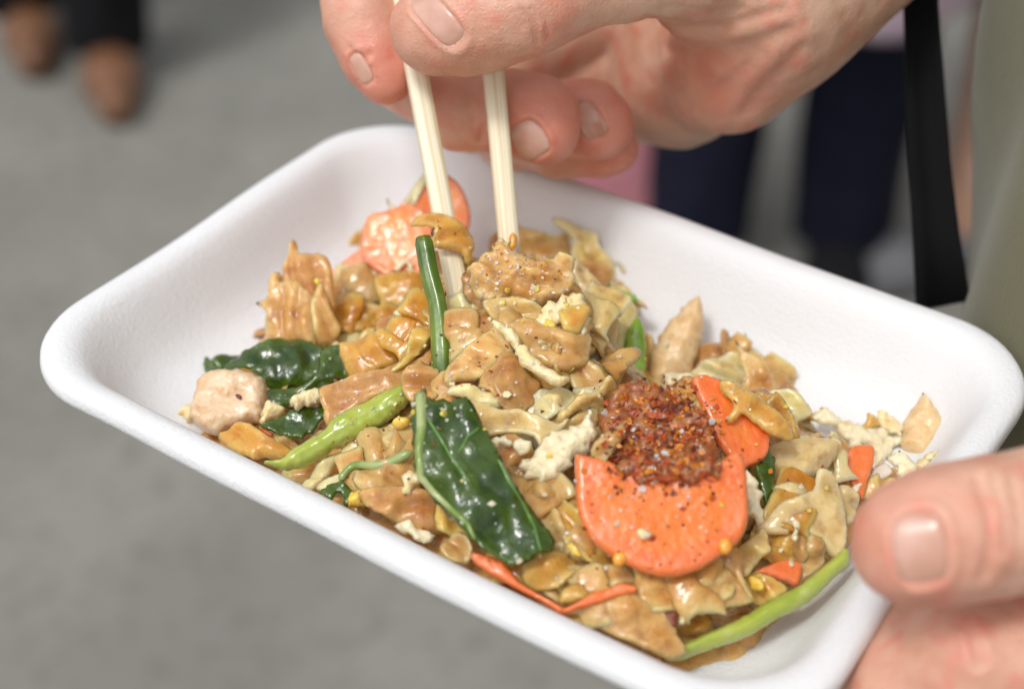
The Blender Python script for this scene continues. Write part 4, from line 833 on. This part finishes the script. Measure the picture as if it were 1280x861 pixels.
# noodle hooked over a chopstick
nd('T3', [(108, 185), (150, 122), (250, 88), (350, 98), (480, 122), (600, 188), (702, 290), (748, 370), (742, 445), (706, 540), (660, 600), (640, 540), (600, 500), (480, 474), (380, 474), (318, 425), (328, 290), (250, 244), (180, 234), (118, 215)],
   'amber', 'brown-stained noodle hooked over a chopstick', n=(.05, .3), depth=.4085, a=(450, 300), lift=0, thick=3, edge=1.8, bend=(-3, -2.5, 0), bulge=0, grow=1.02, drape=0, ridge=(100, .006, .0009))
piece('chili_flake', 'purple-brown chili skin on the noodle hooked over the chopstick', 'chili', 'T3', [(310, 340), (330, 250), (380, 200), (405, 230), (380, 300), (360, 390), (325, 380)], M_['chili_dark'], n=(-.2, .2), depth=.4075, lift=0, thick=1, ragged=.0003)
sd_ = piece('chili_seed', 'flat orange chili seed stuck to a chopstick tip', 'seed', 'T4', [(405, 165), (412, 125), (432, 112), (455, 130), (462, 165), (450, 205), (428, 222), (410, 205)], M_['seed'], n=(.1, .2), depth=.415, lift=0, thick=1.6, edge=1.2, ragged=0, nz=None)

# ------------------------------------------------------------------ crumbs too small to pick apart
BVH = BVHTree.FromPolygons(ALLV, ALLF)
def crumbs(name, label, cat, spots, mats, size, elong=.5):
    V = []; F = []; MI = []; rs = random.Random(len(spots))
    for (x, y) in spots:
        d = Vector(ray(x, y)).normalized(); t = BVH.ray_cast(Vector(CAM), d)
        if t[0] is None: continue
        n_ = t[1] if t[1].dot(d) < 0 else -t[1]
        s = size[0] + (size[1] - size[0]) * rs.random() ** 2; q = (n_ + Vector((rs.gauss(0, .5), rs.gauss(0, .5), rs.gauss(0, .5)))).normalized().to_track_quat('Z', 'Y')
        a0 = rs.uniform(0, 6.28); mi = rs.choices(range(len(mats)), [m[1] for m in mats])[0]; b = len(V); k = rs.choice((4, 5, 6))
        for zz, sc in ((-.5, .7), (.5, 1)):
            for j in range(k):
                a = a0 + 6.283 * j / k; rr = s * sc * rs.uniform(.6, 1.1)
                V.append(t[0] + n_ * s * .25 + q @ Vector((rr * math.cos(a), rr * math.sin(a) * rs.uniform(elong, 1), zz * s * mats[mi][2] + rs.uniform(-.15, .15) * s)))
        F.append(tuple(b + j for j in range(k))[::-1]); F.append(tuple(b + k + j for j in range(k))); MI += [mi, mi]
        for j in range(k): F.append((b + j, b + (j+1) % k, b + k + (j+1) % k, b + k + j)); MI.append(mi)
    if not V: return
    c = sum(V, Vector()) / len(V)
    me = mesh(name, [v - c for v in V], F, mats[0][0], False, [m[0] for m in mats[1:]])
    me.polygons.foreach_set('material_index', MI)
    tag(link(name, me, loc=c), label, cat, kind='stuff')
rs = random.Random(21)
sp = []
while len(sp) < 950:
    x, y = rs.gauss(826, 38), rs.gauss(538, 30)
    if noise.noise(Vector((x / 14, y / 14, 0))) > -.18 and ((x - 826) / 78) ** 2 + ((y - 534) / 64) ** 2 < 1: sp.append((x, y))
sp += [(rs.gauss(830, 55), rs.gauss(560, 45)) for _ in range(170)] + [(rs.gauss(828, 34), rs.gauss(588, 12)) for _ in range(190)]
crumbs('chili_flakes', 'mound of red and orange chili flakes on top of the big carrot slice', 'chili flakes', sp,
       [(M_['chili_red'], 5, .35), (M_['chili_orange'], 3, .2), (M_['chili_dark'], 3, .3), (M_['sugar'], .3, .9)], (.0002, .0013), .35)
sp = [(rs.uniform(732, 925), rs.uniform(585, 715)) for _ in range(90)] + [(rs.gauss(655, 30), rs.gauss(325, 16)) for _ in range(60)] + [(rs.gauss(620, 45), rs.gauss(450, 35)) for _ in range(40)] \
   + [(rs.gauss(460, 50), rs.gauss(520, 22)) for _ in range(30)] + [(rs.uniform(330, 1050), rs.uniform(400, 740)) for _ in range(70)] + [(rs.gauss(548, 14), rs.gauss(290, 10)) for _ in range(12)]
crumbs('chili_specks', 'fine red chili specks scattered over noodles and carrot', 'chili flakes', sp, [(M_['chili_red'], 4, .4), (M_['chili_orange'], 2, .4), (M_['chili_dark'], 2, .4)], (.0002, .0006), .5)
sp = [(rs.gauss(655, 42), rs.gauss(330, 18)) for _ in range(110)] + [(rs.gauss(600, 14), rs.gauss(345, 18)) for _ in range(30)] + [(rs.gauss(640, 60), rs.gauss(460, 40)) for _ in range(45)] \
   + [(rs.gauss(470, 60), rs.gauss(505, 25)) for _ in range(50)] + [(rs.gauss(820, 40), rs.gauss(560, 25)) for _ in range(40)] + [(rs.uniform(600, 950), rs.uniform(600, 740)) for _ in range(40)] + [(rs.gauss(940, 20), rs.gauss(490, 15)) for _ in range(25)]
crumbs('sugar_grains', 'glassy sugar grains sprinkled over the noodles', 'sugar', sp, [(M_['sugar'], 1, .9)], (.0002, .0006), .7)
sp = [(rs.gauss(660, 40), rs.gauss(370, 22)) for _ in range(22)] + [(rs.uniform(480, 1060), rs.uniform(420, 720)) for _ in range(60)]
crumbs('egg_crumbs', 'tiny cream and yellow egg crumbs between the noodles', 'egg', sp, [(M_['egg'], 2, .8), (M_['egg_white'], 2, .8), (M_['yolk'], 1.4, .8)], (.0005, .0013), .6)

# ------------------------------------------------------------------ the person holding tray and chopsticks
def PR(px, py, d, r): return (W(px, py, d), r * d / FPX)
def hand_mesh(name, groups, palm, kroot, ktouch, h, nails, creases, red, cres_amp=.0009):
    allp = [p for g in groups for p in g[0]] + [p for c in palm for p in c]
    lo = np.min([p[0] - p[1] for p in allp], 0) - .006; hi = np.max([p[0] + p[1] for p in allp], 0) + .006
    def fn(P):
        pd = None
        for c in palm:
            e = chain(P, c, .012); pd = e if pd is None else smin(pd, e, .018)
        tot = pd
        for g, k in groups:
            f = chain(P, g, k); tot = smin(tot, smin(pd, f, kroot), ktouch)
        return tot
    V, F = surface(fn, lo, hi, h)
    # light smoothing
    me = bpy.data.meshes.new('t'); me.from_pydata(V.tolist(), [], F.tolist()); bm = bmesh.new(); bm.from_mesh(me)
    for _ in range(3): bmesh.ops.smooth_vert(bm, verts=bm.verts, factor=.5, use_axis_x=True, use_axis_y=True, use_axis_z=True)
    bm.normal_update(); V = np.array([tuple(v.co) for v in bm.verts]); Nn = np.array([tuple(v.normal) for v in bm.verts]); bm.free(); bpy.data.meshes.remove(me)
    px, py, dz = toimg(V); tocam = (CAM - V); tocam /= np.linalg.norm(tocam, axis=1)[:, None]; facing = (Nn * tocam).sum(1)
    off = np.zeros(len(V))
    for (cx, cy, ang, L_, w_, dd) in nails:                      # bed of the nail sunk, fold around it raised
        c, s = math.cos(math.radians(ang)), math.sin(math.radians(ang)); x, y = px - cx, -(py - cy)
        u, v = (x * c + y * s) / L_, (-x * s + y * c) / w_; r = (np.abs(u) ** 3 + np.abs(v) ** 3) ** (1 / 3)
        ok = (np.abs(dz - dd) < .013) & (facing > .0)
        off += ok * np.clip(facing * 1.6, 0, 1) ** 1.5 * (-.0009 * np.clip((1.06 - r) / .16, 0, 1) + .0006 * np.exp(-((r - 1.16) / .14) ** 2) * (u < .75))
    for pts, wpx, amp, dd in creases:
        d = np.full(len(V), 1e9)
        for (x0, y0), (x1, y1) in zip(pts[:-1], pts[1:]):
            ax, ay = x1 - x0, y1 - y0; t = np.clip(((px - x0) * ax + (py - y0) * ay) / (ax * ax + ay * ay), 0, 1)
            d = np.minimum(d, np.hypot(px - x0 - t * ax, py - y0 - t * ay))
        ok = (np.abs(dz - dd) < .03) & (facing > .1)
        off += ok * (-amp * np.exp(-(d / wpx) ** 2) + .35 * amp * np.exp(-((d - 2.2 * wpx) / (wpx * 1.3)) ** 2))
    for i in range(len(V)):
        q = Vector(V[i] * 160); off[i] += .00035 * noise.noise(q) + .00012 * noise.noise(q * 4)
    V = V + Nn * off[:, None]
    rv = np.zeros(len(V))
    for p, r, a in red: rv = np.maximum(rv, a * np.exp(-(np.linalg.norm(V - p, axis=1) / r) ** 2))
    o0 = V.mean(0); me = mesh(name, (V - o0).tolist(), F.tolist(), M_['skin'])
    at = me.attributes.new('red', 'FLOAT', 'POINT'); at.data.foreach_set('value', rv.astype(np.float32))
    return me, o0, V, F, nails
def add_nails(hand, o0, V, F, nails):
    bv = BVHTree.FromPolygons([Vector(v) for v in V], [tuple(f) for f in F.tolist()])
    for (cx, cy, ang, L_, w_, dd) in nails:
        c, s = math.cos(math.radians(ang)), math.sin(math.radians(ang)); n = 17; ids = {}; VV = []; FF = []; UVK = []; NS = []
        for i in range(n):
            for j in range(n):
                u, v = -1 + 2 * i / (n - 1), -1 + 2 * j / (n - 1)
                # squircle map
                uu = u * math.sqrt(1 - v * v / 2.6); vv = v * math.sqrt(1 - u * u / 2.6); r = max(abs(u), abs(v))
                x = cx + (uu * L_ * c - vv * w_ * s); y = cy - (uu * L_ * s + vv * w_ * c)
                d = Vector(ray(x, y)).normalized(); t = bv.ray_cast(Vector(CAM), d)
                if t[0] is None or abs(toimg(np.array(t[0]))[2] - dd) > .011: continue
                k = .00045 * (1 - r ** 4) - .0001 - .0004 * (r > .97)
                ids[i, j] = len(VV); VV.append(np.array(t[0])); UVK.append((uu, vv, k)); NS.append(np.array(t[1]))
        for i in range(n - 1):
            for j in range(n - 1):
                q = [(i, j), (i + 1, j), (i + 1, j + 1), (i, j + 1)]
                if all(a in ids for a in q): FF.append(tuple(ids[a] for a in q))
        if not FF: continue
        uv = np.array(UVK); Bm = np.stack([uv[:, 0] * 0 + 1, uv[:, 0], uv[:, 1], uv[:, 0] ** 2, uv[:, 0] * uv[:, 1], uv[:, 1] ** 2], 1)
        sol = np.linalg.lstsq(Bm, np.array(VV), rcond=None)[0]; nn = np.mean(NS, 0); nn /= np.linalg.norm(nn); VV = list(Bm @ sol + nn * (uv[:, 2:3] + .00025))
        c0 = np.mean(VV, 0); ob = link('fingernail', mesh('fingernail', [v - c0 for v in VV], FF, M_['nail'])); ob.parent = hand
        ob.location = Vector(c0) - Vector(o0)
eater = empty('person', (0.42, .06, 0))
tag(eater, 'person in olive jacket holding the foam tray and eating with chopsticks', 'person')
def child(o, loc): o.parent = eater; o.location = Vector(loc) - eater.location; return o

# right hand (chopsticks)
D = .42
thumb = [PR(862, -40, .415, 62), PR(760, -38, .408, 60), PR(690, -8, .4045, 56), PR(640, 10, .405, 60), PR(590, 27, .407, 60), PR(545, 36, .409, 58)]
index = [PR(800, -150, .455, 60), PR(560, -150, .45, 52), PR(440, -60, .436, 50), PR(455, 22, .432, 47), PR(470, 68, .431, 41), PR(483, 95, .4305, 36)]
middle = [PR(800, -90, .475, 58), PR(600, 10, .475, 54), PR(515, 95, .458, 46), PR(575, 135, .447, 48), PR(640, 142, .441, 50), PR(674, 146, .436, 47), PR(682, 166, .434, 40)]
ring = [PR(820, -40, .49, 56), PR(640, 70, .49, 52), PR(590, 140, .474, 46), PR(680, 150, .458, 46), PR(735, 148, .451, 44), PR(752, 158, .449, 40)]
little = [PR(850, 20, .5, 50), PR(680, 110, .502, 46), PR(640, 170, .485, 40), PR(700, 182, .468, 38), PR(750, 184, .462, 34), PR(768, 186, .460, 29)]
palm = [[PR(880, -25, .428, 74), PR(960, 0, .436, 70), PR(1050, -50, .445, 74)],
        [PR(782, 112, .512, 66), PR(850, 112, .486, 60), PR(915, 92, .458, 60), PR(985, 30, .452, 62)],
        [PR(820, -60, .48, 80), PR(860, 10, .484, 70), PR(950, 10, .462, 68)],
        [PR(970, 5, .448, 72), PR(1100, -90, .458, 76), PR(1340, -290, .48, 104), PR(1560, -450, .52, 126)]]
R_nails = [(547, 24, 132, 42, 19, .398), (452, 86, -62, 22, 10, .424), (662, 176, -58, 26, 22, .428), (738, 152, -62, 26, 16, .444)]
R_cre = [([(790, 52), (830, 66), (920, 66), (985, 40)], 11, .001, .43), ([(815, 28), (850, 34), (900, 34), (980, 12)], 7, .0007, .42), ([(830, 10), (870, 16), (930, 10)], 5, .0004, .42),
         ([(652, 12), (668, 30), (672, 55)], 4, .0005, .40), ([(664, 10), (682, 28), (684, 48)], 3, .0004, .40), ([(640, 14), (655, 34)], 3, .0003, .40),
         ([(598, 120), (606, 150), (600, 175)], 4, .0006, .44), ([(585, 118), (590, 150)], 3, .0005, .44),
         ([(438, 62), (455, 72), (462, 68)], 4, .0006, .425), ([(930, 140), (965, 100), (1000, 60)], 9, .0006, .445), ([(860, 130), (900, 110), (950, 70)], 8, .0005, .445)]
R_red = [(thumb[-1][0], .02, .5), (index[-1][0], .018, .95), (middle[-1][0], .02, .95), (ring[-1][0], .018, .95), (little[-1][0], .016, .85), (thumb[3][0], .016, .5), (W(900, 120, .44), .02, .55), (middle[2][0], .014, .5), (index[3][0], .016, .5)]
rh = hand_mesh('hand', [(thumb, .006), (index, .005), (middle, .005), (ring, .005), (little, .005)], palm, .006, .0006, .0009, R_nails, R_cre, R_red)
hand_r = child(link('hand', rh[0]), rh[1]); hand_r['label'] = 'right hand gripping two chopsticks between thumb and curled fingers'
add_nails(hand_r, *rh[1:])

# left hand (under the tray, thumb on the rim)
lthumb = [PR(1520, 600, .325, 100), PR(1400, 640, .322, 94), PR(1300, 648, .318, 82), PR(1220, 661, .316, 79), PR(1165, 672, .315, 76), PR(1136, 680, .315, 72)]
lindex = [PR(1500, 780, .335, 90), PR(1330, 815, .333, 80), PR(1215, 826, .336, 80), PR(1125, 872, .345, 72), PR(1020, 930, .362, 62)]
lmid = [PR(1520, 900, .35, 90), PR(1350, 950, .352, 80), PR(1200, 985, .36, 74), PR(1080, 1000, .372, 66), PR(960, 1000, .386, 58)]
lring = [PR(1540, 1010, .365, 85), PR(1380, 1070, .37, 76), PR(1240, 1100, .378, 70), PR(1120, 1100, .39, 60)]
llit = [PR(1560, 1110, .38, 78), PR(1420, 1170, .388, 66), PR(1300, 1190, .396, 58)]
lpalm = [[PR(1142, 800, .352, 52), PR(1240, 762, .35, 52), PR(1330, 735, .346, 60)], [PR(1320, 735, .342, 44), PR(1430, 720, .338, 80), PR(1600, 720, .335, 110)], [PR(1540, 880, .352, 100), PR(1640, 800, .345, 120), PR(1800, 760, .34, 130)],
         [PR(1580, 1010, .37, 90), PR(1700, 900, .355, 120)], [PR(1720, 790, .342, 130), PR(2000, 640, .34, 150), PR(2400, 420, .36, 190)]]
L_nails = [(1150, 685, 188, 36, 46, .304)]
L_cre = [([(1222, 600), (1236, 640), (1238, 690), (1228, 720)], 6, .0007, .30), ([(1240, 596), (1254, 640), (1256, 690)], 5, .0006, .30), ([(1262, 600), (1272, 650), (1270, 700)], 5, .0006, .30), ([(1215, 790), (1225, 830)], 6, .0006, .32)]
L_red = [(lthumb[-1][0], .018, .7), (lindex[2][0], .03, .3)]
lh = hand_mesh('hand', [(lthumb, .006), (lindex, .005), (lmid, .005), (lring, .005), (llit, .005)], lpalm, .008, .0008, .001, L_nails, L_cre, L_red)
hand_l = child(link('hand', lh[0]), lh[1]); hand_l['label'] = 'left hand with its thumb pressed on the tray rim'
add_nails(hand_l, *lh[1:])

# ------------------------------------------------------------------ clothing of the eater, strap, passers-by
def sdf_obj(name, fn, lo, hi, h, m, parent, wr=0, wsc=20):
    V, F = surface(fn, lo, hi, h)
    if wr:
        me = bpy.data.meshes.new('t'); me.from_pydata(V.tolist(), [], F.tolist()); me.update()
        N_ = np.array([tuple(v.normal) for v in me.vertices]); bpy.data.meshes.remove(me)
        o_ = np.array([noise.noise(Vector((v[0] * wsc, v[1] * wsc, v[2] * wsc * .45))) for v in V]); V = V + N_ * (o_ * wr)[:, None]
    c = V.mean(0); o = link(name, mesh(name, (V - c).tolist(), F.tolist(), m)); o.parent = parent
    o.location = Vector(c) - parent.location; return o
def person(loc, head, label, feet, bottoms, top, shoes, skirt=None, coat=None, lean=0):
    """feet: two (side, forward, knee_forward) offsets in metres; figure 1.72 m tall"""
    root = empty('person', (loc[0], loc[1], 0)); tag(root, label, 'person')
    c, s = math.cos(head), math.sin(head)
    def L(x, y, z): return np.array([loc[0] + c * x - s * y, loc[1] + s * x + c * y, z])
    lo = L(0, 0, 0) - [.62, .62, .02]; hi = L(0, 0, 0) + [.62, .62, 1.8]
    legs = [[(L(sd * .09, 0, .9), .085), (L(sd * .1 + fx * .4, kf, .49), .058), (L(sd * .1 + fx, fy, .09), .04)] for sd, (fx, fy, kf) in zip((-1, 1), feet)]
    arms = [[(L(sd * .18, 0, 1.42), .052), (L(sd * .25, -.02, 1.12), .042), (L(sd * .25, .1, .88), .03), (L(sd * .24, .14, .8), .034), (L(sd * .235, .16, .73), .02)] for sd in (-1, 1)]
    feetc = [[(L(sd * .1 + fx, fy - .03, .045), .042), (L(sd * .1 + fx * 1.02, fy + .1, .04), .042), (L(sd * .1 + fx * 1.03, fy + .17, .032), .032)] for sd, (fx, fy, kf) in zip((-1, 1), feet)]
    def body(P):
        d = chain(P, [(L(0, 0, .95), .12), (L(0, 0, 1.15), .115), (L(0, 0, 1.36), .125)], .05)
        d = smin(d, chain(P, [(L(0, 0, 1.4), .06), (L(0, .01, 1.52), .052)], .03), .03)
        d = smin(d, chain(P, [(L(0, .015, 1.57), .07), (L(0, 0, 1.645), .088)], .05), .03)
        d = smin(d, chain(P, [(L(0, .085, 1.6), .012), (L(0, .1, 1.575), .016)], .01), .015)
        for sd in (-1, 1): d = smin(d, cone(P, L(sd * .085, 0, 1.58), L(sd * .085, -.01, 1.62), .012, .016), .01)
        for q in legs + arms: d = smin(d, chain(P, q, .03), .03)
        return d
    sdf_obj('body', body, lo, hi, .012, M_['skin_far'], root)
    sdf_obj('hair', lambda P: np.maximum(chain(P, [(L(0, -.02, 1.62), .1), (L(0, -.02, 1.66), .098)], .03), -chain(P, [(L(0, .12, 1.5), .1), (L(0, .13, 1.6), .085)], .03)), lo, hi, .012, M_['hair'], root)
    for q, fq in zip(legs, feetc):
        sdf_obj('shoe', lambda P, q=fq: np.maximum(chain(P, q, .03), -(P[:, 2] - .0)), lo, hi, .008, M_[shoes], root)
    if bottoms:
        def tr(P):
            d = chain(P, [(L(0, 0, 1.0), .135), (L(0, 0, .92), .14)], .04)
            for (a, ra), (k, rk), (f, rf) in legs:
                f2 = f.copy(); f2[2] = .06
                d = smin(d, chain(P, [(a, ra + .018), (k, rk + .022), (f2, rf + .034)], .03), .03)
            return np.maximum(d, .055 - P[:, 2])
        sdf_obj('trousers', tr, lo, hi, .01, M_[bottoms], root, .012, 14)
    if skirt: sdf_obj('shorts', lambda P: np.maximum(smin(chain(P, [(L(0, 0, 1.02), .13), (L(0, 0, .9), .15)], .05), np.minimum(chain(P, [(L(-.1, 0, .88), .115), (L(-.115, .02, .5), .12)], .04), chain(P, [(L(.1, 0, .88), .115), (L(.115, .02, .5), .12)], .04)), .05), skirt[1] - P[:, 2]), lo, hi, .01, M_[skirt[0]], root, .01, 16)
    def tp(P):
        d = chain(P, [(L(0, 0, 1.0), .15), (L(0, 0, 1.2), .14), (L(0, 0, 1.37), .145)], .05)
        for q in arms: d = smin(d, chain(P, [(q[0][0], .068), (q[1][0], .056), (q[2][0], .046)], .03), .03)
        d = np.maximum(d, P[:, 2] - 1.47)
        if coat:
            d = smin(d, chain(P, [(L(0, 0, 1.0), .15), (L(0, 0, .75), .19), (L(0, .02, .45), .23)], .05), .05); return np.maximum(d, coat - P[:, 2])
        return np.maximum(d, .9 - P[:, 2])
    sdf_obj('coat' if coat else 'shirt', tp, lo, hi, .011, M_[top], root, .012, 12)
    return root
gB = onz(948, 372, 0); gC = onz(1205, 480, 0)
fA = [onz(140, 92, 0), onz(42, 40, 0)]; hA = math.radians(195); mA = (fA[0] + fA[1]) / 2
def loc_feet(fs, m, hd):
    c, s = math.cos(hd), math.sin(hd); q = [((f - m)[0] * c + (f - m)[1] * s, -(f - m)[0] * s + (f - m)[1] * c) for f in fs]; q.sort()
    return [(q[0][0] + .1, q[0][1], q[0][1] * .6 + .04), (q[1][0] - .1, q[1][1], q[1][1] * .6 + .04)]
person((mA[0], mA[1]), hA, 'person in black trousers and brown leather shoes walking past on the pavement', loc_feet(fA, mA, hA), 'black', 'grey', 'leather')
person((gB[0] + .02, gB[1] + .1), math.radians(170), 'person in navy trousers and lilac coat standing behind the tray', [(.0, .0, .03), (.0, .02, .03)], 'navy', 'lilac', 'black', coat=.47)
person((gC[0] + .12, gC[1] + .2), math.radians(120), 'bare-legged person in cream shorts behind the black strap', [(.0, .0, .02), (.0, .03, .02)], None, 'cream', 'grey', skirt=('cream', .5))

# pink bag standing on the pavement
gp = onz(762, 275, 0)
def bag():
    root = empty('shopping_bag', gp); V = []; F = []; nx = 10; zs = np.linspace(0, .3, 8)
    prof = []
    for z in zs:
        for k in range(24):
            a = 2 * math.pi * k / 24; x = .1 * math.copysign(abs(math.cos(a)) ** .5, math.cos(a)); y = .05 * math.copysign(abs(math.sin(a)) ** .5, math.sin(a)) * (1 - .5 * (z / .3) ** 2)
            V.append((x + .012 * noise.noise(Vector((x * 15, y * 15, z * 15))), y + .012 * noise.noise(Vector((x * 15, y * 15, z * 15 + 9))), z))
    for i in range(7):
        for k in range(24): F.append((i*24+k, i*24+(k+1) % 24, (i+1)*24+(k+1) % 24, (i+1)*24+k))
    F.append(tuple(range(24))[::-1])
    b = link('bag_body', mesh('bag_body', V, F, M_['pink']), parent=root)
    for sy in (-.02, .02):
        P = [np.array(gp) + [-.05, sy, .28], np.array(gp) + [-.045, sy, .38], np.array(gp) + [0, sy, .42], np.array(gp) + [.045, sy, .38], np.array(gp) + [.05, sy, .28]]
        tube('handle', P, [.005] * 5, M_['pink'], parent=root, seg=8)
    tag(root, 'pink shopping bag standing on the pavement behind the hand', 'bag')
bag()

# olive jacket and trousers of the eater: silhouette edge follows the garment at the right
jx = [(1300, -60), (1290, 8), (1288, 100), (1282, 200), (1276, 260), (1272, 330), (1280, 420)]
JD = .475
edge = [W(1285, -120, JD), W(1278, 60, JD), W(1274, 160, JD), W(1264, 260, JD), W(1248, 360, JD), W(1238, 480, JD + .01), W(1240, 640, JD + .02)]
rightv = np.array([.96, -.28, 0]); rightv /= np.linalg.norm(rightv)
def jacket(P):
    d = None
    for e0, e1 in zip(edge[:-1], edge[1:]):
        R_ = .12
        for w_ in (0, .12):
            c = cone(P, e0 + rightv * (R_ + w_), e1 + rightv * (R_ + w_), R_, R_); d = c if d is None else smin(d, c, .02)
    top = edge[0]
    d = smin(d, cone(P, top + rightv * .14, top + rightv * .16 + np.array([0, .02, .28]), .125, .13), .05)
    d = smin(d, cone(P, top + rightv * .28, top + rightv * .28 + np.array([0, .02, .28]), .125, .13), .05)
    return d
jl = np.min(edge, 0) - [.03, .25, .16]; jh = np.max(edge, 0) + [.6, .35, .55]
sdf_obj('jacket', jacket, jl, jh, .008, M_['olive'], eater, .007, 24)
eb = edge[-1]
hipc = eb + rightv * .2
def etr(P):
    d = None
    for k in (.09, .3):
        a = eb + rightv * k; q = [(np.array([a[0], a[1], max(a[2], .75)]), .11), (np.array([a[0], a[1] + .02, .48]), .085), (np.array([a[0], a[1] + .02, .07]), .075)]
        e = chain(P, q, .03); d = e if d is None else smin(d, e, .03)
    return np.maximum(d, .05 - P[:, 2])
sdf_obj('trousers', etr, [eb[0] - .1, eb[1] - .25, 0], [eb[0] + .6, eb[1] + .35, eb[2] + .12], .012, M_['grey'], eater, .01, 15)
# black strap end
def strap():
    L_ = [(1128, -160), (1130, 8), (1133, 110), (1136, 200), (1141, 290), (1146, 389)]; R_ = [(1178, -160), (1172, 8), (1180, 110), (1187, 200), (1198, 290), (1212, 376)]
    V = []; F = []; n = len(L_); DS = .47; t = cdir(0, 0, 1) * .0012
    for (a, b) in zip(L_, R_):
        for k in range(5):
            x = a[0] + (b[0] - a[0]) * k / 4; y = a[1] + (b[1] - a[1]) * k / 4; p = W(x, y, DS + .004 * math.sin(k / 4 * 3.14))
            V.append(p + t); V.append(p - t)
    c = np.mean(V, 0)
    for i in range(n - 1):
        for k in range(4):
            q = lambda i_, k_, s_: (i_ * 5 + k_) * 2 + s_
            F.append((q(i, k, 0), q(i + 1, k, 0), q(i + 1, k + 1, 0), q(i, k + 1, 0))); F.append((q(i, k, 1), q(i, k + 1, 1), q(i + 1, k + 1, 1), q(i + 1, k, 1)))
        F.append((q(i, 0, 0), q(i, 0, 1), q(i + 1, 0, 1), q(i + 1, 0, 0))); F.append((q(i, 4, 0), q(i + 1, 4, 0), q(i + 1, 4, 1), q(i, 4, 1)))
    for k in range(4):
        F.append((q(0, k, 0), q(0, k + 1, 0), q(0, k + 1, 1), q(0, k, 1))); F.append((q(n-1, k, 0), q(n-1, k, 1), q(n-1, k + 1, 1), q(n-1, k + 1, 0)))
    o = link('bag_strap', mesh('bag_strap', [v - c for v in V], F, M_['strap'], True), loc=c)
    tag(o, 'black strap end hanging beside the olive jacket', 'strap')
strap()
